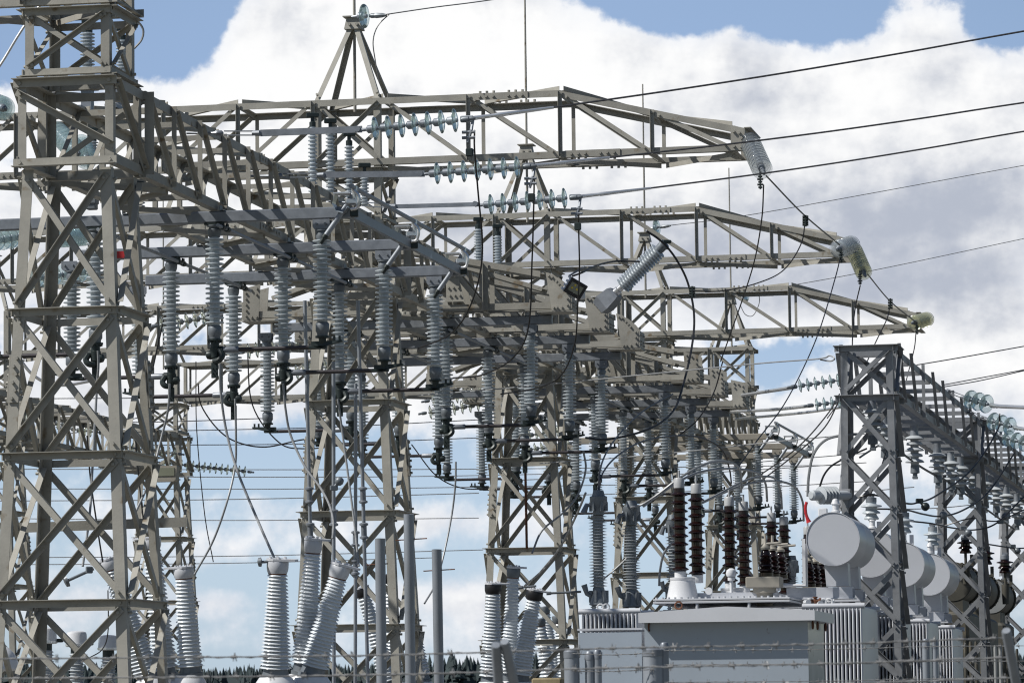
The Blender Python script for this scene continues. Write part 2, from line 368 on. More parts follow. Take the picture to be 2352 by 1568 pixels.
C0T = make_truss(XC, YC+S*4, 'small olive cross truss box on the rearmost tower, without an arm at right', False)
dup(C0T, (XC, YC, ZTB), 'olive cross truss on the big left tower, cut off by the top edge')
# ------------------------------------------------------------------ disconnector bays hanging under the beam
ZR = 7.55                                     # underside of the rails
RL, RR = -2.20, 1.79                          # rail ends from the beam centre line
RY = [3.85, 6.85, 9.65]                       # rails of a bay, from the front of its tower
PO = [-2.08, -.87, .48, 1.685]                 # hung insulators along a rail
def sheds(p, d, L, n, rc, rs, seg=20, th=.35):
    pr = [(0, rc)]; q = L/n
    for k in range(n):
        s = k*q
        pr += [(s+q*.22, rc), (s+q*.30, rs*.92), (s+q*.37, rs), (s+q*.52, rs), (s+q*.60, rs*.94), (s+q*.69, rc*1.03)]
    return G().lathe(p, d, pr+[(L, rc)], seg)
def make_rail(x, y, label, m='galv'):
    t = thing('rail_beam', label, 'rail', (x, y, ZR), 'rails under the lattice beams')
    c = V((x, y, ZR))
    part(t, 'channel', G().box(c+V((0, 0, .064)), RR-RL, .10, .127, 0, .012), m, True)
    for u in (RL+.1, RR-.1):
        g = G(); w = .095
        g.prism([c+V((u-w, -.055, -.003)), c+V((u+w, -.055, -.003)), c+V((u+w, -.055, -.085)), c+V((u+w*.8, -.055, -.11)), c+V((u-w*.8, -.055, -.11)), c+V((u-w, -.055, -.085))], (0, .008, 0))
        g.prism([c+V((u-w, .047, -.003)), c+V((u+w, .047, -.003)), c+V((u+w, .047, -.085)), c+V((u+w*.8, .047, -.11)), c+V((u-w*.8, .047, -.11)), c+V((u-w, .047, -.085))], (0, .008, 0))
        g.box(c+V((u, 0, -.107)), .14, .094, .01)
        for b in (-.05, .05): g.bolt(c+V((u+b, -.055, -.055)), V((0, -1, 0)), .013, .03)
        part(t, 'end_bracket', g, m)
    for u in PO[1:3]: part(t, 'clamp_plate', G().box(c+V((u, 0, -.012)), .2, .12, .02), 'dark')
    for u in (-.55, .55):
        g = G().L(c+V((u, -.06, .13)), c+V((u, .06, .13)), .06, X1, Z1, .008); part(t, 'hanger_cleat', g, 'cast')
    return t
def make_post(x, y, label, kind):
    """hung post insulator: 'end' hangs from the rail's bracket, 'turn' carries the rotating contact head"""
    z = ZR-(.115 if kind == 'end' else .025); zb = 6.43
    t = thing('post_insulator', label, 'insulator', (x, y, z), 'hung grey post insulators')
    c = V((x, y, z))
    g = G().lathe(c, -Z1, [(0, .085), (.012, .085), (.013, .06), (.03, .058), (.05, .075), (.10, .07), (.13, .06)] if kind != 'end' else [(0, .075), (.015, .075), (.02, .055), (.07, .07), (.10, .062)], 16)
    part(t, 'mounting_cap', g, 'cast', True)
    z1 = z-(.13 if kind != 'end' else .10)
    part(t, 'porcelain_sheds', sheds(V((x, y, z1)), -Z1, z1-zb, 18, .054, .102), 'porc', True)
    b = V((x, y, zb))
    g = G().lathe(b, -Z1, [(0, .062), (.02, .075), (.10, .075), (.12, .06), (.15, .06)], 16)
    part(t, 'base_fitting', g, 'cast', True)
    if kind == 'turn':
        h = G().lathe(b-Z1*.15, -Z1, [(0, .085), (.02, .085), (.025, .05), (.09, .05), (.095, .06), (.20, .055), (.22, .03), (.26, .02)], 12)
        for k in range(6): a = k*1.047; h.bolt(b+V((.068*math.cos(a), .068*math.sin(a), -.16)), -Z1, .012, .03)
        s = 1 if x < XC else -1
        h.lathe(b+V((-s*.02, 0, -.27)), V((-s, 0, 0)), [(0, .045), (.07, .045), (.08, .032), (.13, .032)], 12)
        h.lathe(b+V((s*.0, 0, -.32)), V((s, 0, 0)), [(-.02, .03), (.02, .048), (.05, .053), (.085, .045), (.1, .02)], 12)
        hd = part(t, 'contact_head', h, 'dark', True)
        j = G().tube(curve([b+V((-s*.07, -.03, -.28)), b+V((-s*.095, -.05, -.34)), b+V((-s*.06, -.06, -.385)), b+V((0, -.03, -.39))]), .034, 8)
        part(hd, 'jumper_braid', j, 'dark', True)
        k = G().box(b+V((0, -.01, -.49)), .075, .02, .17, 0, .004)
        for q in (-.52, -.47): k.bolt(b+V((.018, -.02, q)), -Y1, .009, .015); k.bolt(b+V((-.018, -.02, q)), -Y1, .009, .015)
        part(hd, 'terminal_plate', k, 'dark')
    else:
        h = G().lathe(b-Z1*.15, -Z1, [(0, .08), (.02, .08), (.025, .045), (.06, .04), (.11, .02)], 12)
        s = 1 if x < XC else -1
        h.prism([b+V((-s*.22, -.02, -.20)), b+V((s*.12, -.03, -.21)), b+V((s*.12, -.03, -.25)), b+V((s*.03, -.03, -.29)), b+V((-s*.05, -.03, -.26)), b+V((-s*.22, -.02, -.22))], (0, .05, 0))
        for u in (-.19, -.13): h.lathe(b+V((-s*-u*0+s*u, 0, -.205)), Z1, [(0, .014), (.05, .014)], 8)
        part(t, 'fixed_contact', h, 'dark')
    return t
rail0 = make_rail(XC, YF+RY[0], 'grey galvanised channel rail, highest and nearest, its end beside the first bright clamp')
rt = ['highest', 'middle', 'lowest']; bay = ['left of the spired tower', 'before the middle tower', 'behind the middle tower', 'of the rearmost bay']
pt = ['at the left end of', 'left of centre on', 'right of centre on', 'at the right end of']
pe = make_post(XC+PO[0], YF+RY[0], 'ribbed grey insulator at the left end of the highest rail left of the spired tower', 'end')
pn = make_post(XC+PO[1], YF+RY[0], 'ribbed grey insulator left of centre on the highest rail left of the spired tower', 'turn')
pm = make_post(XC+PO[2], YF+RY[0], 'ribbed grey insulator right of centre on the highest rail left of the spired tower', 'turn')
pr_ = make_post(XC+PO[3], YF+RY[0], 'ribbed grey insulator at the right end of the highest rail left of the spired tower', 'end')
def make_blade(s, x0, x1, y, label):
    z = 6.43-.27; t = thing('switch_blade', label, 'switch blade', ((x0+x1)/2, y, z), 'dark switch blades between the hung insulators')
    a, b = V((x0, y, z)), V((x1, y, z))
    part(t, 'blade_tube', G().lathe(a, b-a, [(0, .024), ((b-a).length, .024)], 10), 'tubed', True)
    d = (b-a).normalized()
    part(t, 'contact_finger', G().box(b-d*.03+Z1*.0, .2, .06, .035, 0, .006), 'dark')
    part(t, 'blade_clamp', G().lathe(a, d, [(0, .036), (.16, .036), (.17, .028)], 10), 'galv', True)
    return t
bl0 = make_blade(1, XC+PO[1]-.1, XC+PO[0]+.02, YF+RY[0], 'dark switch blade under the left half of the highest rail left of the spired tower')
bl1 = make_blade(1, XC+PO[2]+.1, XC+PO[3]-.02, YF+RY[0], 'dark switch blade under the right half of the highest rail left of the spired tower')
tan_rail = None
for k in range(4):
    for j in range(3):
        y = YF+S*k+RY[j]
        if not (k == 0 and j == 0):
            if k == 3 and tan_rail is None:
                tan_rail = make_rail(XC, y, 'tan painted channel rail, highest of the rearmost bay', 'beige')
            elif k == 3: dup(tan_rail, (XC, y, ZR), f'tan painted channel rail, {rt[j]} of the rearmost bay')
            else: dup(rail0, (XC, y, ZR), f'grey galvanised channel rail, {rt[j]} of those {bay[k]}')
            for p, o, n in ((pe, PO[0], 0), (pn, PO[1], 1), (pm, PO[2], 2), (pr_, PO[3], 3)):
                dup(p, (XC+o, y, p.location.z), f'ribbed grey insulator {pt[n]} the {rt[j]} rail {bay[k]}')
            for b, n in ((bl0, 'left'), (bl1, 'right')):
                dup(b, (b.location.x, y, b.location.z), f'dark switch blade under the {n} half of the {rt[j]} rail {bay[k]}')
# gang rods that turn the hung insulators together, and cross rods at the head of each turning post
gr0 = None
for k in range(3):
    for u, w in ((PO[1], 'left'), (PO[2], 'right')):
        y0, y1 = YF+S*k+RY[0]-.3, YF+S*k+RY[2]+.4; x = XC+u+.12
        lab = f'thin grey steel gang rod linking the {w} turning insulators {bay[k]}'
        if gr0 is None:
            gr0 = thing('gang_rod', lab, 'rod', (x, y0, ZR-.06), 'gang rods of the switches')
            part(gr0, 'rod', G().lathe(V((x, y0, ZR-.06)), Y1, [(0, .02), (y1-y0, .02)], 10), 'pipe', True)
            for j in range(3):
                yy = YF+RY[j]; g = G().box(V((x-.05, yy, ZR-.05)), .16, .05, .02)
                for q in (-.12, -.07, .07, .12): g.lathe(V((x, yy+q, ZR-.06)), Z1, [(-.03, .012), (.06, .012)], 6); g.lathe(V((x, yy+q-.02, ZR-.06)), Y1, [(0, .033), (.04, .033)], 10)
                part(gr0, 'rod_clamp', g, 'dark')
        else: dup(gr0, (x, y0, ZR-.06), lab)
# earth switch along the right rail ends of the nearest and the rearmost bay
def make_earth(k, label):
    x = XC+RR+.22; y0, y1 = YF+S*k+RY[0]-.05, YF+S*k+RY[2]+.2
    t = thing('earthing_switch', label, 'earthing switch', (x, y0, ZR+.2), 'earthing switches at the rail ends')
    part(t, 'support_channel', G().box(V((x, (y0+y1)/2, ZR+.06)), .05, y1-y0, .10), 'galv')
    part(t, 'crank_tube', G().lathe(V((x+.06, y0-.2, ZR+.32)), Y1, [(0, .025), (y1-y0+.3, .025)], 12), 'pipe', True)
    for j in range(3):
        yy = YF+S*k+RY[j]-.08
        g = G().tube([V((x+.05, yy, ZR+.25)), V((x-.13, yy-.02, ZR-.02)), V((x-.26, yy-.03, ZR-.20))], .03, 10)
        b = part(t, 'blade_arm', g, 'pipe', True)
        part(b, 'blade_tip', G().lathe(V((x-.26, yy-.03, ZR-.20)), V((-.55, 0, -.75)), [(-.02, .034), (.02, .034), (.03, .024), (.09, .022)], 10), 'dark', True)
        g = G(); w = .09
        pts = [(-.15, .20), (-.17, .10), (-.13, .02), (-.05, 0), (.0, .06)]
        q0 = [V((x+a, yy-.08, ZR+.04+z)) for a, z in pts]; q1 = [p+Y1*.16 for p in q0]
        for i in range(4): g.prism([q0[i], q0[i+1], q0[i+1]+V((0, 0, .012)), q0[i]+V((.01, 0, .012))], Y1*.16)
        g.box(V((x-.07, yy, ZR+.26)), .18, .17, .02, 0, .004)
        part(t, 'corona_shield', g, 'alu')
        g = G().box(V((x+.02, yy, ZR+.17)), .12, .12, .06, .3, .01); g.lathe(V((x+.06, yy, ZR+.14)), Z1, [(0, .03), (.2, .035)], 10); g.tube(curve([V((x+.05, yy-.05, ZR+.3)), V((x+.12, yy-.05, ZR+.22)), V((x+.10, yy-.05, ZR+.1)), V((x+.03, yy-.05, ZR+.08))]), .018, 8)
        part(t, 'crank', g, 'alu', True)
        g = G().box(V((x+.05, yy+.03, ZR+.05)), .09, .09, .09, .2, .01); part(t, 'hinge_block', g, 'dark')
    return t
make_earth(0, 'earthing switch with bright clamps and three short tube arms at the nearest rail ends')
make_earth(3, 'small earthing switch with three clamps beyond the brown bushings, at the tan rail ends')
# gusseted arms on the right side of the beams
def make_arm(y, label, square=False):
    x0, x1 = XR-.02, XR+1.82; t = thing('gusset_arm', label, 'bracket', (x0, y, ZB), 'gusseted strain arms on the right of the beams')
    zt = ZT-.02; z1 = ZB+.45
    for f, s in ((y, -1), (y+.42, 1)):
        g = G().L(V((x0, f, ZB+.03)), V((x1-.1, f, ZB+.03)), .09, Z1, V((0, -s, 0)), .01)
        part(t, 'chord', g, 'olive')
        part(t, 'chord', G().L(V((x0-.6, f, zt+.12)), V((x1-.42, f, z1+.10)), .085, -Z1, V((0, -s, 0)), .01), 'olive')
        part(t, 'post', G().L(V((x0+.62, f+s*.012, ZB+.03)), V((x0+.62, f+s*.012, zt-.17)), .07, X1, V((0, s, 0)), .008), 'olive')
        brace_on(t, V((x0+.02, f, zt-.05)), V((x0+.6, f, ZB+.1)), V((0, s, 0)), .07, -.013, 'diagonal')
        brace_on(t, V((x0+.1, f, zt-.12)), V((x1-.4, f, ZB+.3)), V((0, s, 0)), .06, -.02, 'diagonal')
        o = V((0, s*.013, 0)); q = lambda u, z: V((x1+u, f, z))+o
        g = G().prism([q(0, ZB), q(0, ZB+.44), q(-.25, ZB+.50), q(-.22, ZB)] if square else [q(0, ZB), q(0, ZB+.25), q(-.11, ZB+.39), q(-.24, ZB+.50), q(-.34, ZB+.53), q(-.26, ZB)], V((0, s*.012, 0)))
        for u, z in ((-.2, .44), (-.12, .42), (-.19, .36), (-.04, .38), (-.04, .30), (-.04, .22), (-.04, .14), (-.04, .06), (-.12, .04), (-.19, .04)) if square else ((-.30, .48), (-.25, .46), (-.19, .40), (-.155, .36), (-.12, .32), (-.045, .24), (-.045, .16), (-.045, .07), (-.12, .04), (-.19, .04), (-.235, .04)): g.bolt(q(u, ZB+z)+V((0, s*.012, 0)), V((0, s, 0)), .017, .024)
        part(t, 'gusset_plate', g, 'olive')
        g = G().prism([V((x0+.1, f+s*.02, ZB+.16)), V((x0+.36, f+s*.02, ZB+.16)), V((x0+.28, f+s*.02, ZB+.48)), V((x0+.1, f+s*.02, ZB+.5))], V((0, s*.012, 0)))
        for u in (.15, .22, .29):
            for z in (.25, .36): g.bolt(V((x0+u-.02*(z > .3), f+s*.03, ZB+z)), V((0, s, 0)), .017, .024)
        part(t, 'gusset_plate', g, 'olive')
    g = G().box(V((x1+.01, y+.21, ZB+.13)), .02, .46, .25)
    for yy in (.06, .12, .3, .36):
        for z in (.05, .1, .2): g.bolt(V((x1+.02, y+yy, ZB+z)), X1, .013, .02)
    part(t, 'end_plate', g, 'olive')
    part(t, 'bottom_plate', G().box(V((x1-.22, y+.21, ZB-.012)), .5, .46, .014), 'olive')
    for u in (.1, .6, 1.1): part(t, 'crossbar', G().L(V((x0+u, y+.01, ZB+.02)), V((x0+u, y+.41, ZB+.02)), .05, X1, Z1, .007), 'olive')
    return t
arm1 = make_arm(YF+2*S+RY[0]-.35, 'olive bracket arm highest of the three squarish gusset plates at centre right', True)
arm0 = make_arm(YF+S+3.45, 'olive bracket arm with the biggest curved bolted gusset plate, below the floodlight')
al = ['', 'olive bracket arm carrying the tilted post insulator on its curved gusset plate', 'short olive bracket arm just below the tilted insulator, third of the nearer three']
for k, j, lab in ((1, 1, al[1]), (1, 2, al[2]), (2, 1, 'olive bracket arm middle of the three squarish gusset plates at centre right'), (2, 2, 'olive bracket arm lowest and smallest of the three squarish gusset plates at centre right')):
    dup(arm0 if k == 1 else arm1, (XR-.02, YF+S*k+RY[j]-.35, ZB), lab)
# floodlight and tilted insulator on the first two arms
def frame(o, ax, bx): return o
def make_flood():
    c = P(1322, 663, 52.4); t = thing('floodlight', 'tilted square floodlight with black rim and white housing on the first gusset arm', 'floodlight', c)
    n = V((.40, -.84, -.38)).normalized(); a = V((.80, .27, -.53)); a = (a-n*a.dot(n)).normalized(); b = n.cross(a)*1
    if b.z < 0: b = -b
    W, Hh = .13, .11
    q = lambda u, v, w: c+a*u+b*v+n*w
    rect = lambda u, v, w: [q(-u, -v, w), q(u, -v, w), q(u, v, w), q(-u, v, w)]
    part(t, 'housing', G().sect([rect(W*.75, Hh*.75, -.16), rect(W*.98, Hh*.98, -.05), rect(W, Hh, -.012)]), 'white')
    rim = G()
    for (u0, v0, u1, v1) in ((-W, -Hh, W, -Hh+.045), (-W, Hh-.045, W, Hh), (-W, -Hh+.045, -W+.03, Hh-.045), (W-.03, -Hh+.045, W, Hh-.045)):
        rim.sect([[q(u0, v0, w), q(u1, v0, w), q(u1, v1, w), q(u0, v1, w)] for w in (-.012, .012)])
    part(t, 'rim', rim, 'black')
    l = part(t, 'lens', G().sect([rect(W-.032, Hh-.047, -.01), rect(W-.032, Hh-.047, .0)]), 'lens')
    for u, v in ((-.03, .04), (.02, .0), (-.05, -.01)): part(l, 'lamp_chip', G().sect([[q(u-.012, v-.012, w), q(u+.012, v-.012, w), q(u+.012, v+.012, w), q(u-.012, v+.012, w)] for w in (.001, .004)]), 'yel')
    g = G()
    for v in (-.09, -.03, .03, .09): g.bar(q(-W*1.02, v, -.09), q(-W*1.02, v, -.02), a, b, .03, .03)
    g.tube([q(W*.9, -.05, -.05), q(W*1.25, -.08, -.12), q(W*1.3, -.14, -.2)], .025, 8); g.box(q(W*1.3, -.05, -.14), .09, .12, .12, .4, .01)
    part(t, 'fixing_bracket', g, 'white')
    part(t, 'lamp_cable', G().tube(curve([q(-.1, Hh, -.1), q(0, Hh+.12, -.1), P(1370, 610, 53.2), P(1415, 600, 54), P(1470, 601, 54)]), .013, 6), 'black', True)
    part(t, 'stay', G().tube([q(-.15, Hh-.02, -.08), q(-.02, Hh+.2, -.1)], .014, 6), 'galv', True)
make_flood()
def make_tilt():
    a, b = P(1392, 694, 54.6), P(1525, 562, 54.3); d = (b-a).normalized(); L = (b-a).length
    t = thing('tilted_insulator', 'pale grey ribbed post insulator tilted up to the right from a gusset arm', 'insulator', a)
    x, y = perp(d)
    w = lambda s, r: [a+d*s+(x*i+y*j)*r for i, j in ((-1, -1), (1, -1), (1, 1), (-1, 1))]
    part(t, 'base_box', G().sect([w(-.12, .10), w(-.02, .12), w(.16, .10), w(.2, .08)]), 'galv')
    part(t, 'base_fitting', G().lathe(a+d*.2, d, [(0, .06), (.05, .06), (.06, .045), (.14, .045)], 14), 'alu', True)
    part(t, 'porcelain_sheds', sheds(a+d*.32, d, L-.42, 17, .056, .122), 'porc', True)
    cp = part(t, 'top_cap', G().lathe(b-d*.12, d, [(0, .062), (.05, .07), (.10, .07), (.105, .085), (.125, .085), (.13, .07), (.15, .07)], 14), 'cast', True)
    part(cp, 'cable_clamp', G().box(b+d*.06, .12, .05, .05, .4, .01), 'dark')
make_tilt()

# ------------------------------------------------------------------ glass disc strings
DISC = {}
def disc_mesh(gm):
    if gm not in DISC:
        g = G().lathe((0, 0, 0), Z1, [(.0, .045), (-.004, .085), (.012, .122), (.020, .127), (.026, .1255), (.032, .10), (.045, .062), (.052, .04)], 22, False)
        me = bpy.data.meshes.new('glass_disc'); me.from_pydata(g.v, [], g.f); me.materials.append(M[gm]); me.polygons.foreach_set('use_smooth', [True]*len(me.polygons))
        c = G().lathe((0, 0, 0), Z1, [(-.02, .012), (-.015, .02), (.035, .03), (.045, .046), (.095, .044), (.105, .03), (.12, .014), (.13, .014)], 12)
        mc = bpy.data.meshes.new('disc_cap'); mc.from_pydata(c.v, [], c.f); mc.materials.append(M['galv']); mc.polygons.foreach_set('use_smooth', [True]*len(mc.polygons)); mc.set_sharp_from_angle(angle=R(40))
        DISC[gm] = (me, mc)
    return DISC[gm]
def string(label, p0, p1, n, gm, scale=1, group='glass disc strings', fittings=True, flip=False):
    """p0 = end at the steelwork, p1 = live end; caps face p0"""
    p0, p1 = V(p0), V(p1); d = (p0-p1).normalized(); L = (p1-p0).length
    t = thing('glass_disc_string', label, 'insulator string', p0, group)
    me, mc = disc_mesh(gm); q = Z1.rotation_difference(d if not flip else -d); step = L/n
    for k in range(n):
        loc = -d*(step*(k+.55))
        for nm, m_ in (('glass_disc', me), ('disc_cap', mc)):
            o = bpy.data.objects.new(nm, m_); COL.objects.link(o); o.parent = t; o.location = loc; o.rotation_mode = 'QUATERNION'; o.rotation_quaternion = q
            o.scale = (scale, scale, step/.146 if nm == 'disc_cap' else scale)
    if fittings:
        part(t, 'end_fitting', G().lathe(p1+d*.02, -d, [(0, .02), (.03, .032), (.09, .03), (.1, .02), (.14, .022), (.16, .015)], 10), 'cast', True)
        part(t, 'shackle', G().lathe(p0+d*.12, -d, [(0, .012), (.06, .02), (.12, .014)], 8), 'galv', True)
    return t
def wire(name, label, pts, r, m, cat='cable', group=None, k=8, n=6):
    return solo(name, G().tube(curve(pts, k), r, n), m, label, cat, group, None, True)
# the three incoming line strings with flat link bars, droppers and conductors
nm = ['upper', 'middle', 'lower']
ln = [((480, 306), (592, 306), (842, 297), (1062, 275), (1250, 250), (2352, 72)),
      ((618, 404), (740, 402), (985, 399), (1205, 383), (1400, 362), (2352, 236)),
      ((800, 466), (905, 474), (1110, 470), (1312, 454), (1480, 434), (2352, 302))]
for i, q in enumerate(ln):
    y = YF+(3.35, 6.55, 9.45)[i]
    e = [PY(*q[k], y) for k in range(4)]
    t = thing('tension_link', f'long flat grey link bar with a turnbuckle holding the {nm[i]} aqua glass string', 'link bar', e[0], 'link bars of the line strings')
    dd = (e[1]-e[0]).normalized(); g = G().lathe(e[0], dd, [(-.25, .014), (.05, .014), (.08, .03), (.14, .03), (.16, .014)], 8)
    a = e[0]+dd*.17
    for s in (-.022, .022): g.bar(a+Z1*s, e[1]-dd*.05+Z1*s, Z1, Y1, .012, .02)
    g.lathe(e[1]-dd*.06, dd, [(0, .026), (.08, .034), (.1, .02)], 8); part(t, 'turnbuckle', g, 'galv', True)
    g = G().bar(e[1]+dd*.03, e[2]-dd*.05, Z1, Y1, .07 if i < 2 else .05, .025); g.lathe(e[2]-dd*.1, -Y1, [(-.03, .035), (.03, .035)], 8); g.lathe(e[2]-dd*.06, dd, [(0, .012), (.12, .012)], 6)
    part(t, 'link_bar', g, 'galv')
    string(f'aqua glass string of seven discs, {nm[i]} of the three line strings at top centre', e[2]+dd*.03, e[3], 7, 'gblue', 1.0)
    f = e[3]; far = P(*q[5], 44+i*2.5); mid = P(*q[4], dep(f)+.2)
    dv = (mid-f).normalized()
    c = thing('dead_end_clamp', f'pale aluminium dead end clamp right of the {nm[i]} aqua string', 'clamp', f, 'dead end clamps of the line strings')
    part(c, 'sleeve', G().lathe(f+dv*.06, dv, [(0, .025), (.3, .02), (.31, .025), (.5, .022), (.8, .018), (.95, .015)], 10), 'alu', True)
    g = G().box(f+dv*.05, .14, .05, .07, 0, .008); g.tube([f+dv*.12, f+V((.1, -.02, -.12)), f+V((.06, -.02, -.25))], .018, 6)
    for z in (-.14, -.2): g.lathe(f+V((.0, -.02, z)), X1, [(0, .018), (.14, .018)], 6)
    part(c, 'jumper_lug', g, 'galv')
    g = G().box(f+V((.08, -.02, -.36)), .08, .06, .09, 0, .01); part(c, 'tap_clamp', g, 'dark')
    xy = [(q[4][0]+(q[5][0]-q[4][0])*s, q[4][1]+(q[5][1]-q[4][1])*s+7*math.sin(s*3.1416)) for s in (0, .25, .5, .75, 1, 1.6)]
    dz = [dep(mid)+(dep(far)-dep(mid))*s for s in (0, .25, .5, .75, 1, 1.6)]
    wire('line_conductor', f'dark stranded line conductor leaving to the right edge, {nm[i]} of the thick three', [f+dv*.9]+[P(x, y_, z) for (x, y_), z in zip(xy[1:], dz[1:])], .0115, 'strandd', 'conductor', 'thick line conductors', 6)
dr = [[(1090, 300), (1090, 345), (1098, 440), (1108, 560), (1100, 640), (1072, 720), (1030, 770), (960, 800)],
      [(1227, 412), (1226, 470), (1222, 600), (1214, 750), (1180, 820), (1110, 860), (1040, 868)],
      [(1330, 482), (1329, 520), (1331, 620), (1327, 700), (1320, 790), (1290, 860), (1235, 890), (1150, 905)]]
for i, q in enumerate(dr):
    y = YF+(3.35, 6.55, 9.45)[i]; D = dep(PY(*q[0], y))
    wire('dropper', f'thin black dropper cable curving down left from the {nm[i]} aqua string', [P(x, yy, D-.02+(.35*s)) for s, (x, yy) in enumerate(q)], .0095, 'black', 'cable', 'black droppers')

# the same arms on the far left side of the beams
for k in (1, 2):
    for j in range(3):
        o = dup(arm1, (2*XC-XR+.02, YF+S*k+RY[j]-.35, ZB), f'olive bracket arm on the left side of its beam, {["first", "second", "third"][j]} {["before", "behind"][k-1]} the middle tower'); o.scale = (-1, 1, 1)
# ------------------------------------------------------------------ end-on strings at the truss tips and their jumper wires
def tipstr(label, a, b, n, gm, sc=1.0): return string(label, a, b, n, gm, sc)
t1 = V((XC+TIPX+.05, YC+S, ZTB+.05))
tipstr('clear glass disc string drooping from the tip of the largest truss arm', P(1722, 325, 50.2), P(1752, 392, 49.0), 11, 'gclear', 1.05)
tipstr('clear glass disc string hung end-on at the tip of the middle truss arm', P(1956, 562, 61.6), P(1925, 572, 60.2), 10, 'gclear', 1.15)
tipstr('straw green glass disc string drooping below the tip of the middle truss arm', P(1962, 575, 61.8), P(1985, 628, 60.8), 11, 'gyel', 1.05)
tipstr('greenish glass disc string hung end-on at the tip of the smallest truss arm', P(2130, 733, 72.6), P(2098, 741, 71.6), 10, 'gyel', 1.1)
for x, y, d, lab in ((1746, 414, 49, 'largest'), (1932, 590, 60.1, 'middle'), (1975, 640, 60.7, 'straw glass string at the middle'), (2106, 758, 71.6, 'smallest')):
    g = G(); a = P(x, y-14, d)
    for k in range(5): g.lathe(a-Z1*(.03+.034*k), X1, [(-.025-.012*(k % 2), .014), (.025+.012*(k % 2), .014)], 6)
    g.lathe(a, -Z1, [(-.03, .012), (.19, .012)], 6)
    solo('wire_clamp', g, 'dark', f'small dark wire clamp under the {lab} truss tip', 'clamp')
blk = [
 ('black jumper sagging from the largest truss tip string down through the middle truss', [(1754, 425, 49), (1750, 500, 49.5), (1735, 590, 50.5), (1712, 668, 51.5), (1680, 760, 52.5), (1655, 830, 53)], .013),
 ('black span wire from the largest tip string down to the middle truss tip', [(1760, 404, 49.1), (1845, 492, 54), (1928, 562, 60.1)], .016),
 ('black jumper dropping left from the clamp on the span wire between the first two tips', [(1850, 500, 54.2), (1840, 560, 54.2), (1800, 620, 54), (1740, 650, 53.6), (1660, 668, 53.3), (1590, 668, 53.2)], .013),
 ('black jumper falling from the middle truss tip toward the pale conservators', [(1930, 592, 60.1), (1918, 640, 59.5), (1885, 750, 58), (1850, 835, 57), (1800, 930, 55.5), (1740, 1010, 54), (1690, 1080, 53)], .014),
 ('black span wire from the straw glass string to the smallest truss tip', [(1993, 630, 60.8), (2045, 692, 66), (2104, 740, 71.6)], .016),
 ('black jumper hanging straight from the straw glass string', [(1976, 655, 60.7), (1964, 710, 60.7), (1958, 780, 60.6), (1960, 880, 60.4), (1985, 960, 60.2)], .014),
 ('black jumper hanging from the clamp between the last two truss tips', [(2044, 697, 66), (2038, 730, 66), (2014, 780, 65.8), (1975, 860, 65.6), (1900, 960, 65)], .014),
 ('black jumper hanging from the smallest truss tip', [(2104, 762, 71.6), (2100, 800, 71.6), (2085, 860, 71.5), (2060, 960, 71.2), (2052, 1040, 71)], .014),
 ('thick black cable looping from the tilted insulator head down past the gusset arms', [(1485, 531, 53.2), (1510, 547, 53.3), (1531, 566, 53.4), (1556, 600, 53.4), (1580, 650, 53.4), (1594, 720, 53.3), (1590, 790, 53), (1570, 880, 52.4), (1545, 945, 51.8), (1490, 985, 51.2), (1400, 1008, 50.8), (1345, 1005, 50.6)], .022),
]
for lab, q, r in blk: wire('jumper_wire', lab, [P(*p) for p in q], r*.68, 'black', 'cable')
for x, y, d in ((1850, 503, 54.2), (2045, 694, 66), (1590, 666, 53.3)):
    g = G()
    for k in range(4): g.lathe(P(x, y-5+k*6, d), X1, [(-.04, .02), (.04, .02)], 6)
    g.lathe(P(x, y-9, d), -Z1, [(0, .016), (.16, .016)], 6); solo('wire_clamp', g, 'dark', {1850: 'dark bolted clamp on the span wire above the middle truss arm', 2045: 'dark bolted clamp on the span wire above the smallest truss arm', 1590: 'dark bolted clamp where two black cables meet below the middle truss'}[x], 'clamp')
# earth wire insulators on the spires
for a, b, c, lab in ((P(827, 38, 50.5), P(872, 36, 50.4), [P(872, 36, 50.4), P(905, 31, 50.4), P(1000, 17, 51), P(1130, 0, 52), P(1400, -42, 54)], 'front spire'),
                     (P(1504, 523, 74.5), P(1527, 520, 74.4), [P(1524, 521, 74.4), P(1545, 517, 74.4), P(1750, 489, 76), P(2352, 380, 80)], 'third spire'),
                     (P(1709, 677, 86.5), P(1726, 673, 86.4), [P(1722, 673, 86.4), P(1745, 668, 86.4), P(2000, 622, 88), P(2352, 548, 92)], 'rearmost spire')):
    string(f'single aqua glass disc holding the earth wire at the {lab}', a, a+(b-a)*.55, 1, 'gblue', 1.25, 'earth wire discs')
    solo('end_link', G().lathe(a+(b-a)*.55, b-a, [(0, .02), (.08, .035), (.16, .03), (.22, .015), ((b-a).length*.45, .012)], 8), 'cast', f'small dark end link of the earth wire at the {lab}', 'link', None, None, True)
    wire('earth_wire', f'thin grey earth wire running right from the {lab}', c, .008, 'steelw', 'wire', 'earth wires to the right', 6)
wire('earth_lead', 'thin grey lead curling down from the front earth wire to its spire', [P(895, 32, 50.4), P(868, 60, 50.4), P(857, 95, 50.4), P(862, 140, 50.5), P(871, 190, 50.6)], .008, 'steelw', 'wire')
wire('earth_lead', 'thin grey lead curling beside the rearmost spire', [P(1742, 670, 86.4), P(1744, 695, 86.4), P(1730, 724, 86.4), P(1712, 722, 86.4), P(1700, 700, 86.4)], .009, 'steelw', 'wire')

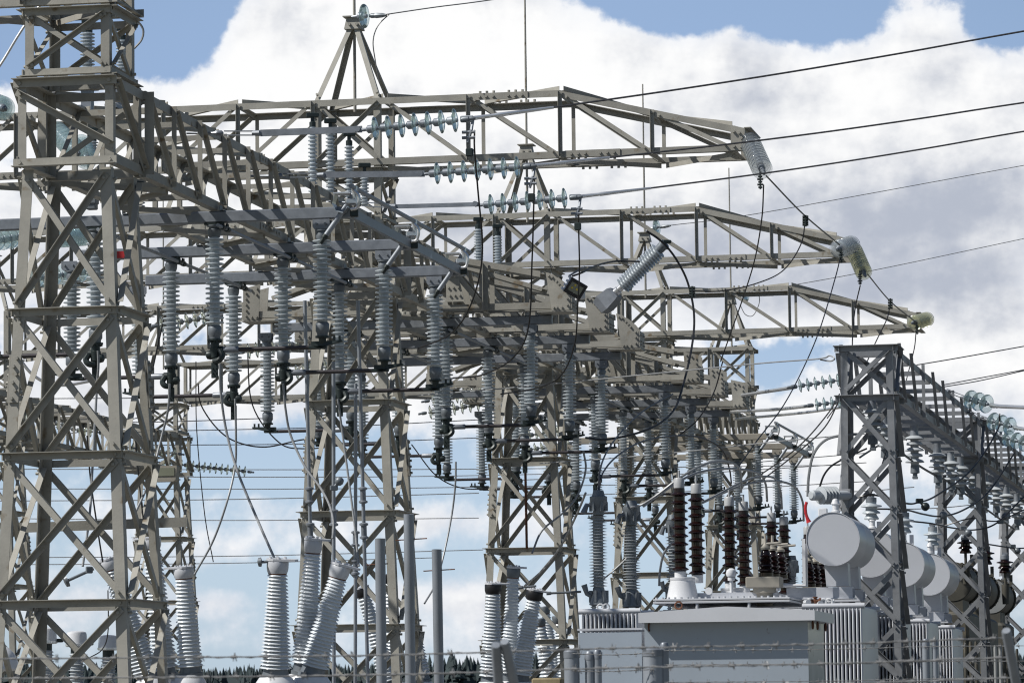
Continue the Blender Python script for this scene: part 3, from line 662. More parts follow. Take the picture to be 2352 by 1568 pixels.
# ------------------------------------------------------------------ other glass strings seen through the steelwork
OS = [
 ('aqua glass string crossing behind the right leg of the big left tower', (212, 622, 50.5), (70, 641, 49.3), 7, 'gblue'),
 ('aqua glass string cut by the left edge', (62, 541, 47), (-52, 560, 46), 7, 'gblue'),
 ('aqua end-on glass string inside the head of the big left tower', (128, 300, 46), (178, 352, 43), 8, 'gblue'),
 ('aqua end-on glass string lower in the head of the big left tower', (186, 330, 47), (200, 368, 45), 6, 'gblue'),
 ('aqua end-on glass disc string cut by the left edge at the beam height', (-18, 238, 43), (10, 250, 41), 5, 'gblue'),
 ('dense aqua glass string lying level behind the left tower braces', (198, 543, 53), (138, 546, 49), 10, 'gblue'),
 ('straw glass string highest of those left of the hung insulators', (494, 726, 58), (360, 748, 58), 7, 'gyel'),
 ('straw glass string behind the left hung insulators, second from the left', (690, 788, 61), (560, 808, 61), 7, 'gyel'),
 ('straw glass string low behind the spired tower, with its cable clamp', (772, 838, 64), (655, 860, 64), 7, 'gyel'),
 ('straw glass string left of the middle tower, upper one', (1110, 900, 69), (985, 920, 69), 7, 'gyel'),
 ('straw glass string left of the middle tower, lower one', (1105, 928, 70), (978, 948, 70), 7, 'gyel'),
 ('straw glass string behind the middle tower, upper one', (1320, 985, 76), (1190, 1003, 76), 8, 'gyel'),
 ('straw glass string behind the middle tower, lower one', (1310, 1018, 79), (1205, 1034, 79), 7, 'gyel'),
 ('long straw glass string at left, seen through the tower legs, upper left one', (22, 958, 84), (158, 976, 84), 9, 'gyel'),
 ('long straw glass string seen through the tower legs, middle one', (140, 982, 86), (268, 998, 86), 10, 'gyel'),
 ('straw glass string on the far beam just right of the big left tower', (285, 1026, 88), (410, 1042, 88), 9, 'gyel'),
 ('long straw glass string ending in open sky right of the big left tower', (372, 1062, 90), (570, 1083, 90), 15, 'gyel'),
 ('aqua glass string left of the grey gantry, upper one', (1932, 872, 58), (1828, 887, 58), 6, 'gblue'),
 ('aqua glass string left of the grey gantry, lower one', (1952, 920, 60), (1866, 930, 60), 5, 'gblue'),
]
for lab, a, b, n, gm in OS: string(lab, P(*a), P(*b), n, gm, 1.0 if gm == 'gyel' or a[2] < 55 else .8)
wire('bus_wire', 'grey wire running left from the upper aqua string beside the grey gantry', [P(1828, 888, 58), P(1800, 893, 60), P(1700, 908, 72)], .03, 'strand', 'conductor')
wire('bus_wire', 'pale wire running left from the lower aqua string beside the grey gantry', [P(1866, 931, 60), P(1780, 940, 66), P(1670, 946, 72)], .03, 'alu', 'conductor')
wire('bus_wire', 'pale wire just under the lower aqua string beside the grey gantry', [P(1930, 935, 60), P(1840, 948, 64), P(1690, 962, 72)], .025, 'alu', 'conductor')

# upright insulators on the beam tops
def upright(x, y, yb, d, r, label, box=False):
    a = P(x, yb, d); top = P(x, y, d)
    if box: a = PY(x, yb, YC+S); top = PY(x, y, YC+S)           # stands on the cross truss
    L = (top-a).length
    t = thing('standing_insulator', label, 'insulator', a, 'standing grey post insulators')
    if box:
        part(t, 'base_box', G().box(a+Z1*.04, .26, .26, .16, 0, .01), 'galv'); part(t, 'pedestal', G().box(V((a.x, a.y, (a.z+ZTT)/2+.01)), .14, .14, max(.05, a.z-ZTT-.06)), 'galv'); part(t, 'base_channel', G().box(V((a.x, a.y, ZTT+.035)), .16, 1.1, .05), 'galv')
    part(t, 'porcelain_sheds', sheds(a+Z1*.1, Z1, L-.2, max(5, int(L/.058)), r*.6, r), 'porc', True)
    g = G().lathe(a+Z1*(L-.1), Z1, [(0, r*.7), (.06, r*.7), (.07, r*.4), (.15, r*.4)], 12).box(a+Z1*(L+.05), .16, .07, .06, .3, .01); part(t, 'top_fitting', g, 'dark')
for q in ((201, 58, 200, 50.5, .10, 'grey ribbed post standing inside the top of the big left tower', True), (281, 75, 215, 51.5, .085, 'grey ribbed post standing at the right leg near the top of the big left tower', True),
          (213, 306, 392, 51, .075, 'slim grey ribbed post low inside the head of the big left tower', False), (318, 430, 530, 52, .09, 'grey ribbed post standing right of the big left tower below the beam', False),
          (719, 272, 470, 49.6, .06, 'slim grey post standing behind the spired tower head, first of three', False), (760, 285, 475, 49.8, .062, 'slim grey post standing behind the spired tower head, second of three', False), (803, 315, 480, 50, .062, 'slim grey post standing behind the spired tower head, third of three', False), (838, 388, 490, 50.3, .058, 'slim grey post standing between the legs of the spired tower below its truss', False),
          (1100, 510, 640, 61, .075, 'grey ribbed post standing behind the middle truss, left one of two', False), (1144, 526, 640, 62, .07, 'grey ribbed post standing behind the middle truss, right one of two', False)):
    upright(*q)
solo('signal_plate', G().box(P(277, 585, 41.2), .10, .02, .072), 'red', 'small bright red plate behind the right leg of the big left tower', 'plate')
g = G().box(P(211, 474, 43.4), .11, .11, .075, 0, .008); g.box(P(211, 463, 43.4), .13, .13, .06, 0, .008); g.lathe(P(211, 456, 43.4), Z1, [(0, .04), (.1, .05), (.12, .04)], 12)
solo('junction_box', g, 'cast', 'small grey perforated junction box on the highest rail, seen inside the big left tower', 'junction box')

# ------------------------------------------------------------------ cables falling from the switch heads
fall = [
 ('left', [(225, 805, 42.4), (226, 840, 42.4), (222, 900, 42.4), (212, 1080, 42.2), (206, 1180, 42), (190, 1300, 41.8)]),
 ('second', [(390, 880, 45.6), (386, 940, 45.6), (372, 1000, 45.6), (345, 1100, 45.4), (300, 1200, 45)]),
 ('third', [(505, 835, 42.2), (507, 900, 42.2), (520, 990, 42.2), (545, 1080, 42), (590, 1190, 41.6), (632, 1285, 41.2)]),
 ('fourth', [(540, 915, 48.2), (542, 1000, 48.2), (540, 1070, 48.2), (522, 1150, 48), (490, 1240, 48), (447, 1318, 48)]),
 ('fifth', [(650, 880, 45.4), (656, 940, 45.4), (668, 1000, 45.4), (700, 1070, 45.2), (735, 1118, 45), (757, 1160, 44.8), (766, 1200, 44.6), (764, 1236, 44.5)]),
 ('sixth', [(776, 915, 48.2), (786, 990, 48.2), (802, 1110, 48), (815, 1210, 47.8), (824, 1300, 47.6)]),
 ('seventh', [(1047, 1060, 57), (1046, 1110, 57), (1038, 1180, 57), (1020, 1270, 56.8), (1000, 1340, 56.5), (975, 1385, 56)]),
 ('eighth', [(1340, 1035, 52.5), (1345, 1080, 52.5), (1325, 1140, 52.4), (1290, 1180, 52.3), (1245, 1218, 52.2), (1222, 1270, 52)]),
]
for w, q in fall:
    wire('drop_cable', f'grey stranded cable falling from a switch head, {w} from the left', [P(*p) for p in q], .014, 'strand', 'cable', 'grey cables from the switch heads', 8, 8)
# vertical drive rods at the spired tower
for i, (xa, ya, xb, d) in enumerate(((700, 690, 722, 47.5), (766, 830, 767, 46), (817, 880, 816, 49), (822, 690, 846, 47))):
    a, b = P(xa, ya, d), P(xb, 1600, d); dd = b-a
    t = thing('drive_rod', f'thin grey vertical drive rod in front of the spired tower, {["leftmost", "second", "third", "rightmost"][i]} of four', 'drive rod', a, 'drive rods of the switches')
    part(t, 'rod', G().lathe(a, dd, [(0, .023), (dd.length, .023)], 10), 'pipe', True)
    for s in ((.47, .56) if i != 1 else (.44,)): part(t, 'rod_coupling', G().lathe(a+dd*s, dd, [(0, .03), (.01, .055), (.03, .055), (.04, .035), (.16, .035), (.17, .055), (.19, .055), (.2, .03)], 10), 'galv', True)

# ------------------------------------------------------------------ dead tank breakers with fanned bushings
def bushing(t, a, b, r0, r1, n, m, capm, plate=None, cap_h=.13):
    d = (b-a).normalized(); L = (b-a).length; pr = []; q = (L-cap_h)/n
    for k in range(n):
        s = k*q; r = r0*1.17+(r1*1.02-r0*1.17)*k/n
        pr += [(s, r*.78), (s+q*.10, r*.80), (s+q*.16, r*.97), (s+q*.24, r), (s+q*.36, r*.985), (s+q*.62, r*.88), (s+q*.85, r*.79)]
    p = part(t, 'bushing', G().lathe(a, d, pr+[(L-cap_h, r1*.78)], 24), m, True)
    c = b-d*cap_h
    part(p, 'base_flange', G().lathe(a-d*.12, d, [(0, r0*1.12), (.04, r0*1.12), (.045, r0*.98), (.12, r0*.9)], 20), 'cast', True)
    g = G().lathe(c, d, [(0, r1*.98), (.02, r1*1.04), (cap_h*.35, r1*1.10), (cap_h*.9, r1*1.12), (cap_h, r1*1.05)], 20)
    cp = part(p, 'end_cap', g, capm, True)
    if capm != 'black': part(p, 'rust_ring', G().lathe(c-d*.012, d, [(0, r1*.92), (.014, r1*.97)], 20), 'rust', True)
    if plate is not None:
        e = V(plate); e = (e-d*e.dot(d)).normalized(); f = d.cross(e); w = []
        for k in range(9): an = 1.5708+k*3.1416/8; w.append(b+e*math.cos(an)*r1*1.15+f*math.sin(an)*r1*1.15)
        w += [b+e*r1*2.1-f*.04, b+e*r1*2.1+f*.04]
        g = G().prism(w, d*.022)
        for k in range(6): an = k*1.047; g.bolt(b+d*.022+(e*math.cos(an)+f*math.sin(an))*r1*.85, d, .014, .02)
        part(p, 'terminal_pad', g, 'lgrey')
def breaker(label, base, bs, d, tank=None):
    a = P(*base, d); t = thing('circuit_breaker', label, 'circuit breaker', V((a.x, a.y, 0)), 'dead tank circuit breakers')
    for (xa, ya), (xb, yb), r0, r1, n, m, capm, pl, dd in bs: bushing(t, P(xa, ya, d+dd), P(xb, yb, d+dd*1.0), r0, r1, n, m, capm, pl)
    return t, a
def tanks(t, pts, r, m='white'):
    for p in pts: part(t, 'turret', G().lathe(V((p.x, p.y, 1.0)), Z1, [(0, r*1.5), (.5, r*1.5), (p.z-1.35, r*1.5), (p.z-1.18, r*1.45), (p.z-1.08, r*1.2), (p.z-1.03, r)], 24), m, True)
    g = G()
    x0, x1 = min(p.x for p in pts)-.2, max(p.x for p in pts)+.2; y = sum(p.y for p in pts)/len(pts)
    g.lathe(V((x0, y, 1.15)), X1, [(0, .2), (.05, .36), (x1-x0-.05, .36), (x1-x0, .2)], 20); part(t, 'tank', g, 'lgrey', True)
    for x in (x0+.2, x1-.2): part(t, 'support_leg', G().box(V((x, y, .45)), .12, .5, .9), 'galv')
b1, _ = breaker('big grey breaker with three fanned bushings, foreground left of centre', (690, 1560), [
    ((633, 1535), (638, 1287), .143, .103, 27, 'porcg', 'grey', (1, -.2, 0), -.25), ((700, 1522), (720, 1240), .125, .085, 30, 'porcg', 'lgrey', (1, .2, 0), .25), ((722, 1530), (783, 1298), .135, .098, 26, 'porcg', 'lgrey', (1, 0, -.2), .05)], 41)
tanks(b1, [P(633, 1548, 40.75), P(700, 1540, 41.3), P(715, 1548, 41.0)], .17)
b0, _ = breaker('grey breaker with three bushings behind the front leg of the big left tower', (380, 1560), [
    ((338, 1548), (250, 1285), .155, .118, 30, 'porcg', 'lgrey', (-1, 0, 0), -.2), ((378, 1532), (346, 1236), .15, .118, 30, 'porcg', 'lgrey', (-1, .2, 0), .3), ((437, 1530), (421, 1304), .145, .12, 24, 'porcg', 'lgrey', (-1, -.1, -.2), 0)], 51)
tanks(b0, [P(350, 1552, 50.8), P(385, 1548, 51.4), P(432, 1545, 51)], .18)
g = G().lathe(P(157, 1332, 50.6), P(218, 1304, 50.7)-P(157, 1332, 50.6), [(-.06, .01), (-.05, .07), (-.01, .08), (.0, .02), (.36, .02)], 12); g.box(P(205, 1308, 50.6), .09, .05, .09, .5, .01)
solo('terminal_stem', g, 'cast', 'thin terminal stem with a mushroom end on the left breaker bushing', 'terminal', None, None, True)
g = G().lathe(P(600, 1290, 40.7), P(650, 1287, 40.7)-P(600, 1290, 40.7), [(-.04, .01), (-.03, .045), (0, .05), (.01, .015), (.25, .015)], 12); g.box(P(640, 1288, 40.7), .06, .05, .06, .5, .01)
solo('terminal_stem', g, 'cast', 'thin terminal stem with a mushroom end on the front breaker bushing', 'terminal', None, None, True)
b2, _ = breaker('grey breaker half hidden behind the bare pipes and the spired tower', (890, 1568), [
    ((893, 1562), (830, 1350), .135, .105, 24, 'porcg', 'black', (-1, 0, 0), 0), ((905, 1545), (891, 1318), .115, .085, 26, 'porcg', 'black', None, .6), ((968, 1548), (938, 1385), .12, .09, 20, 'porcg', 'black', None, .3)], 58)
tanks(b2, [P(896, 1572, 58), P(905, 1560, 58.6), P(968, 1560, 58.3)], .16)
b3, _ = breaker('grey breaker with three dark capped bushings in front of the middle tower', (1165, 1568), [
    ((1128, 1552), (1133, 1341), .145, .108, 25, 'porcg', 'black', (1, 0, 0), -.2), ((1168, 1545), (1180, 1304), .12, .088, 29, 'porcg', 'cast', (1, .2, 0), .3), ((1196, 1548), (1229, 1356), .14, .108, 24, 'porcg', 'black', (1, 0, -.2), 0)], 55)
tanks(b3, [P(1128, 1560, 54.8), P(1168, 1558, 55.3), P(1192, 1560, 55)], .17)
b4, _ = breaker('small grey breaker bushings low behind the middle tower, left of the transformer', (1270, 1568), [
    ((1262, 1560), (1238, 1420), .15, .10, 15, 'porcg', 'cast', None, 0), ((1278, 1552), (1250, 1392), .11, .085, 22, 'porcg', 'cast', None, .8), ((1302, 1552), (1281, 1413), .13, .10, 17, 'porcg', 'cast', None, .4)], 70)
tanks(b4, [P(1262, 1570, 70), P(1280, 1568, 70.8), P(1302, 1568, 70.4)], .17)
for xa, xb, y, d, lab in ((1190, 1232, 1349, 54.8, 'left'), (1255, 1335, 1362, 54.8, 'right')): solo('connector_bar', G().lathe(P(xa, y, d), P(xb, y-4, d)-P(xa, y, d), [(0, .025), (.06, .025), (.07, .016), ((P(xb, y, d)-P(xa, y, d)).length, .016)], 8), 'cast', f'grey horizontal connector bar {lab} of the dark cap on the middle breaker', 'connector')

# small instrument transformers with bell heads
for i, (x, yt, w) in enumerate(((105, 1440, 53), (176, 1447, 50), (249, 1455, 49))):
    d = 52+i*1.5; px = d/9000; a = P(x, yt+52, d); r = w/2*px; t = thing('current_transformer', f'current transformer with a white drum head at bottom left, {["left", "middle", "right"][i]} of three', 'current transformer', V((a.x, a.y, 0)), 'white headed current transformers')
    h = part(t, 'drum_head', G().lathe(P(x, yt+38, d), Z1, [(0, r*.55), (.004, r*.95), (.03, r), (.05, r*.97), (.17, r*.93), (.2, r*.86), (.215, r*.6), (.22, .01)], 28), 'white', True)
    part(h, 'rim', G().lathe(P(x, yt+36, d), Z1, [(0, r*1.03), (.028, r*1.03)], 28), 'alu', True)
    part(h, 'side_terminal', G().box(P(x+w/2+6, yt+30, d), .09, .05, .05, 0, .01), 'dark')
    part(t, 'neck', G().lathe(P(x, yt+53, d), Z1, [(0, r*.55), (.09, r*.55)], 20), 'dark', True)
    pr = []; z = P(x, yt+53, d); L = z.z-1.6
    for k in range(int(L/.042)): s = k*.042; pr += [(s, r*.55), (s+.012, r*.60), (s+.022, r*(.80 if k % 2 else .72)), (s+.026, r*.6)]
    part(t, 'porcelain_sheds', G().lathe(z, -Z1, pr, 22), 'poly', True)
    part(t, 'pedestal', G().box(V((z.x, z.y, .8)), .3, .3, 1.6), 'galv')
wire('ct_lead', 'thin black lead hanging to the white drum heads', [P(248, 1355, 52), P(248, 1450, 52.5), P(235, 1490, 53), P(205, 1510, 53.4)], .008, 'black')
g = G().lathe(P(-4, 1540, 47), Z1, [(0, .22), (.02, .24), (.10, .24), (.2, .2), (.28, .12), (.31, .01)], 24)
solo('white_dome', g, 'white', 'white dome cut by the left edge near the bottom corner', 'dome', None, None, True)

# ------------------------------------------------------------------ bare pipes standing in front
for i, (xa, ya, xb, w) in enumerate(((873, 1236, 877, 24), (939, 1180, 943, 24), (1003, 1261, 1009, 23))):
    d = 36+i*.3; a = P(xa, ya, d); r = w/2*d/9000; b = P(xb, 1600, d)
    t = thing('steel_pipe', f'bare galvanised pipe, {["left", "tallest middle", "right"][i]} one of three before the spired tower', 'pipe', V((b.x, b.y, 0)), 'bare upright pipes')
    e = b+(b-a)*((b.z)/(a.z-b.z)); ax = (a-e).normalized(); L = (a-e).length
    part(t, 'tube', G().lathe(e, ax, [(0, r), (L, r), (L, r*.86), (L-.1, r*.86)], 20), 'pipe', True)
    if i < 2: part(t, 'rust_band', G().lathe(e, ax, [(L-.15, r*1.004), (L-.09, r*1.004)], 20), 'rust', True) if False else None
    z = a-ax*(.24 if i != 2 else .2); 
    part(t, 'rusty_bolt', G().lathe(z-X1*.13, V((1, 0, .04)), [(0, .006), (.30 if i else .2, .006)], 6), 'rust')

# ------------------------------------------------------------------ surge arresters
def arrester(x, yt, ys, yb, d, label, n=24, w=43):
    px = d/9000; a = P(x, yb, d); r = w/2*px; t = thing('surge_arrester', label, 'surge arrester', V((a.x, a.y, 0)), 'grey surge arresters')
    s0, s1 = P(x, ys, d), P(x, yb-90*d/43*0-(92 if d < 50 else 60), d)
    L = (s0-s1).length; q = L/n; pr = []
    for k in range(n): s = k*q; R_ = r*(1 if k % 2 else .93); pr += [(s, r*.52), (s+q*.26, r*.55), (s+q*.40, R_), (s+q*.47, R_), (s+q*.72, r*.60)]
    part(t, 'shed_column', G().lathe(s1, Z1, pr+[(L, r*.62)], 24), 'poly', True)
    g = G().lathe(s0, Z1, [(0, r*.6), (.04, r*.62), (.10, r*.8), (.12, r*.95), (.20, r*.95), (.21, r*.7), (.27, r*.55)], 18)
    for k in range(6): an = k*1.05; g.box(s0+V((math.cos(an)*r*.85, math.sin(an)*r*.85, .09)), .03, .03, .1, an)
    c = part(t, 'top_casting', g, 'cast', True)
    part(c, 'vent_spout', G().tube([s0+V((-r*.7, -.02, .10)), s0+V((-r*1.2, -.04, .11)), s0+V((-r*1.55, -.05, .02))], [.026, .028, .036], 8), 'cast', True)
    g = G().lathe(s1, -Z1, [(0, r*.6), (.06, r*.7), (.14, r*.95), (.19, r*1.05), (.2, r*.8)], 18)
    for k in range(6): an = k*1.05+.3; g.box(s1+V((math.cos(an)*r*.9, math.sin(an)*r*.9, -.10)), .03, .03, .13, an)
    c = part(t, 'base_casting', g, 'cast', True)
    part(c, 'vent_spout', G().tube([s1+V((-r*.7, -.02, -.10)), s1+V((-r*1.2, -.04, -.07)), s1+V((-r*1.5, -.05, .03))], [.024, .026, .034], 8), 'cast', True)
    for u in (-.55, .6): part(t, 'foot_insulator', sheds(s1+V((u*r, 0, -.2)), -Z1, .13, 4, r*.22, r*.36, 12), 'poly', True)
    g = G().box(s1-Z1*.34, r*2.5, r*2.2, .02); w2 = lambda z, k: [s1+V((i*r*k, j*r*.8*k, z)) for i, j in ((-1, -1), (1, -1), (1, 1), (-1, 1))]
    g.sect([w2(-.35, 1.1), w2(-.62, .7), w2(-s1.z+.0, .7)]); part(t, 'pedestal', g, 'galv')
arrester(1375, 1163, 1182, 1440, 43, 'tall grey surge arrester standing above the left transformer fins, left of two')
arrester(1451, 1190, 1205, 1445, 43.5, 'grey surge arrester above the transformer fins, right of two', 23, 42)
arrester(1546, 1210, 1230, 1400, 50, 'grey surge arrester half hidden behind the first brown bushing', 16, 34)
arrester(1820, 1310, 1322, 1420, 52, 'small grey surge arrester left of the first pale conservator', 9, 30)

t = thing('tie_bar', 'flat olive tie bar crossing level low behind the big left tower', 'bar', P(230, 1203, 40.2))
part(t, 'flat_bar', G().bar(P(35, 1212, 40.2), P(430, 1198, 40.2), Z1, Y1, .1, .015), 'olive')
c = P(380, 1084, 82); t = thing('floodlight', 'old grey green floodlight hanging on the distant tower right of the big left tower', 'floodlight', c)
part(t, 'housing', G().sect([[c+V((u*w, v*.12, z)) for u, v in ((-1, -1), (1, -1), (1, 1), (-1, 1))] for z, w in ((-.2, .2), (-.17, .25), (.1, .28), (.13, .27))]), 'beige'); part(t, 'lens', G().box(c+V((.02, -.125, .0)), .42, .02, .17), 'lens')
solo('rusty_rod', G().lathe(P(1210, 1260, 61), P(1203, 880, 61)-P(1210, 1260, 61), [(0, .02), (2.58, .02)], 8), 'rust', 'thin rusty upright rod inside the middle tower', 'rod', None, None, True)
# ------------------------------------------------------------------ row of transformers with round oil conservators
def at(x, y, d): return P(x, y, d)
TG = 'single phase transformers in a row'
def make_transformer():
    o = P(1700, 1390, 43); o.z = 0
    t = thing('power_transformer', 'pale grey transformer with the biggest round conservator and the first pair of brown bushings', 'transformer', o, TG)
    c = P(1913, 1237, 43); r = .289; L = 1.75
    cb = part(t, 'conservator', G().lathe(c, Y1, [(0, r*.98), (.004, r), (.86, r), (.865, r*1.006), (.885, r*1.006), (.89, r), (L-.004, r), (L, r*.98)], 56), 'grey', True)
    part(cb, 'rim', G().lathe(c+Y1*.0, Y1, [(-.012, r*1.0), (-.012, r*1.022), (.012, r*1.022), (.012, r*1.0)], 48, False), 'lgrey', True)
    part(cb, 'end_plate', G().lathe(c+Y1*.002, -Y1, [(0, r*.99), (.006, r*.99)], 48), 'grey')
    q = lambda u, v, w: c+V((u, v, w))
    for v in (.25, 1.35):
        g = G().sect([[q(-.13, v, -.24), q(.13, v, -.24), q(.13, v+.22, -.24), q(-.13, v+.22, -.24)], [q(-.11, v, -.51), q(.14, v, -.51), q(.14, v+.22, -.51), q(-.11, v+.22, -.51)]])
        part(t, 'saddle', g, 'grey')
        g = G().L(q(-.55, v-.02, -.52), q(.18, v-.02, -.52), .12, -Z1, Y1, .012).L(q(-.55, v+.25, -.635), q(.18, v+.25, -.635), .10, -Y1, Z1, .012); g.box(q(-.18, v+.12, -.645), .75, .3, .012)
        part(t, 'support_beam', g, 'grey')
    part(t, 'oil_pipe', G().tube([q(-.62, .2, -.49), q(-.33, .2, -.50), q(-.33, .2, -.04)], .028, 10), 'white', True)
    part(t, 'gauge_post', G().box(q(-.33, .05, -.24), .035, .02, .5), 'white')
    g = G().lathe(q(-.02, .5, r-.02), Z1, [(0, .05), (.06, .05), (.07, .035), (.13, .035), (.14, .05), (.19, .03), (.2, .01)], 12).box(q(-.16, .5, r+.03), .10, .08, .09, 0, .01); part(t, 'relief_valve', g, 'white', True)
    # tank and lid
    a, b = P(1500, 1384, 42.6), P(1822, 1384, 42.6); W = b.x-a.x; mx = (a.x+b.x)/2; zl = a.z; D = 2.3; y0 = a.y
    part(t, 'tank', G().box(V((mx, y0+D/2, zl/2-.03)), W*.94, D-.1, zl-.1), 'grey')
    g = G().box(V((mx, y0+D/2, zl+.0)), W, D, .025, 0, .004).box(V((mx, y0+D/2, zl+.03)), W, D, .022, 0, .004)
    for k in range(22): g.bolt(V((a.x+W*(k+.5)/22, y0+.03, zl+.04)), Z1, .014, .02)
    ld = part(t, 'lid', g, 'lgrey')
    part(ld, 'raised_cover', G().sect([[V((mx+W*i*k1, y0+D*.58+D*j*.36, zl+z)) for i, j in ((-1, -1), (1, -1), (1, 1), (-1, 1))] for z, k1 in ((.04, .36), (.07, .34), (.115, .33))]), 'grey')
    part(ld, 'sight_glass', G().lathe(V((mx-W*.12, y0+.35, zl+.13)), -Y1, [(0, .04), (.05, .04)], 16), 'white')
    for u in (-.18, .2): part(ld, 'lid_rib', G().box(V((mx+W*u, y0+.05, zl-.05)), .03, .08, .12, 0, .008), 'lgrey')
    for s, dd in ((1568, 43.0), ):
        p = P(s, 1373, dd); part(t, 'turret', G().lathe(p, Z1, [(-.02, .185), (.0, .175), (.19, .135), (.2, .14), (.225, .14), (.23, .09)], 32), 'white', True)
    for x, yt, yb, dd in ((1563, 1097, 1330, 43.0), (1602, 1110, 1338, 44.15)):
        p, e = P(x, yb, dd), P(x, yt, dd); L_ = (e-p).length; pr = [(.0, .066), (.085, .066), (.09, .061)]; s0 = .09; n = 10; st = (L_-.115-s0)/n
        br = []
        for k in range(n):
            s = s0+k*st; br += [(s, .062), (s+st*.08, .068), (s+st*.16, .093), (s+st*.22, .095), (s+st*.30, .090), (s+st*.44, .069), (s+st*.52, .062)]
        bu = part(t, 'bushing', G().lathe(p, Z1, br+[(L_-.115, .061)], 26), 'brown', True)
        part(bu, 'base_collar', G().lathe(p, Z1, pr, 20), 'white', True)
        part(bu, 'bushing_cap', G().lathe(p+Z1*(L_-.115), Z1, [(0, .055), (.004, .060), (.10, .060), (.115, .05), (.118, .012), (.2, .012)], 20), 'capg', True)
    # low voltage bushings in a tan box at the right of the lid
    bx = P(1756, 1337, 42.9); part(t, 'terminal_box', G().box(bx, .38, .3, .12, 0, .01), 'beige')
    part(t, 'box_neck', G().lathe(bx-Z1*.06, -Z1, [(0, .13), (.05, .13), (.06, .09), (.2, .09)], 20), 'beige', True)
    for u, v in ((.02, -.02), (.05, .35), (.09, .7)):
        p = bx+V((u, v, .06)); br = []
        for k in range(4): s = .05+k*.055; br += [(s, .06), (s+.012, .085), (s+.022, .09-.01*k), (s+.03, .085-.01*k), (s+.045, .055)]
        bu = part(t, 'low_bushing', G().lathe(p, Z1, [(0, .08), (.045, .08)]+br+[(.28, .045), (.30, .03)], 22), 'brown', True)
        g = G().lathe(p+Z1*.3, Z1, [(0, .05), (.02, .055), (.05, .03), (.07, .018), (.17, .014)], 12).lathe(p+Z1*.36, V((1, -.2, .05)), [(0, .016), (.18, .013)], 8); part(bu, 'terminal_stud', g, 'beige', True)
    br_ = P(1680, 1350, 43.4); g = G().lathe(br_, Z1, [(-.05, .02), (.08, .02), (.085, .04), (.12, .04), (.125, .025), (.13, .05), (.16, .062), (.2, .05), (.22, .02)], 14); part(t, 'breather', g, 'white', True)
    for i, (u, v) in enumerate(((1850, 1383), (1862, 1379), (1878, 1386), (1893, 1382))):
        p = P(u, v, 42.5); g = G().lathe(p, X1 if i % 2 else V((.4, -.9, 0)), [(0, .03), (.015, .03), (.02, .018), (.09, .018), (.095, .032), (.11, .032)], 12).lathe(p+X1*.05, Z1, [(-.05, .018), (.03, .018), (.035, .028), (.045, .028)], 10); part(t, 'valve', g, 'white' if i != 1 else 'rust', True)
    for u in (.1, .35, .6, .85): part(t, 'stiffener', G().box(V((a.x+W*u, y0+.02, zl/2-.1)), .05, .06, zl-.25), 'grey')
    part(t, 'rating_plate', G().box(V((a.x+W*.5, y0+.035, 2.55)), .22, .01, .14), 'alu')
    # fin radiators
    def radiator(x0, x1, yt, d, D, n):
        a, b = P(x0, yt, d), P(x1, yt, d); W = b.x-a.x
        g = G().lathe(V((a.x-.02, a.y+.03, a.z)), X1, [(0, .03), (W+.04, .03)], 12); h = part(t, 'radiator', g, 'lgrey', True); part(h, 'rear_header', G().lathe(V((a.x-.02, a.y+D-.03, a.z)), X1, [(0, .03), (W+.04, .03)], 12), 'lgrey', True)
        for k in range(n):
            x = a.x+W*(k+.5)/n; w = W/n*.30; f = G()
            prof = [(x-w, .03), (x-w*.7, .008), (x, 0), (x+w*.7, .008), (x+w, .03), (x+w, D-.03), (x, D), (x-w, D-.03)]
            f.sect([[V((u, a.y+v, z)) for u, v in prof] for z in (.6, a.z-.05)]+[[V((x+(u-x)*.6, a.y+.01+v*.98, a.z-.01)) for u, v in prof]])
            part(h, 'fin', f, 'lgrey', True)
        for u in (.3, .4):
            part(t, 'lifting_eye', G().tube([V((a.x+W*u+.035*math.cos(q), a.y+.2, a.z+.05+.035*math.sin(q))) for q in [k*.6283 for k in range(11)]], .009, 6), 'white', True)
    radiator(1332, 1470, 1404, 42.4, 1.0, 14); radiator(1846, 1984, 1392, 42.3, 1.7, 15)
    return t, o
T1, TO = make_transformer()
tl = ['second pale grey transformer in the row, its conservator partly behind the grey gantry leg', 'third pale grey transformer in the row, conservator just right of the gantry leg', 'last pale grey transformer in the row, its conservator next to the dark old ones']
for k in (1, 2, 3): dup(T1, TO+Y1*4.0*k, tl[k-1])
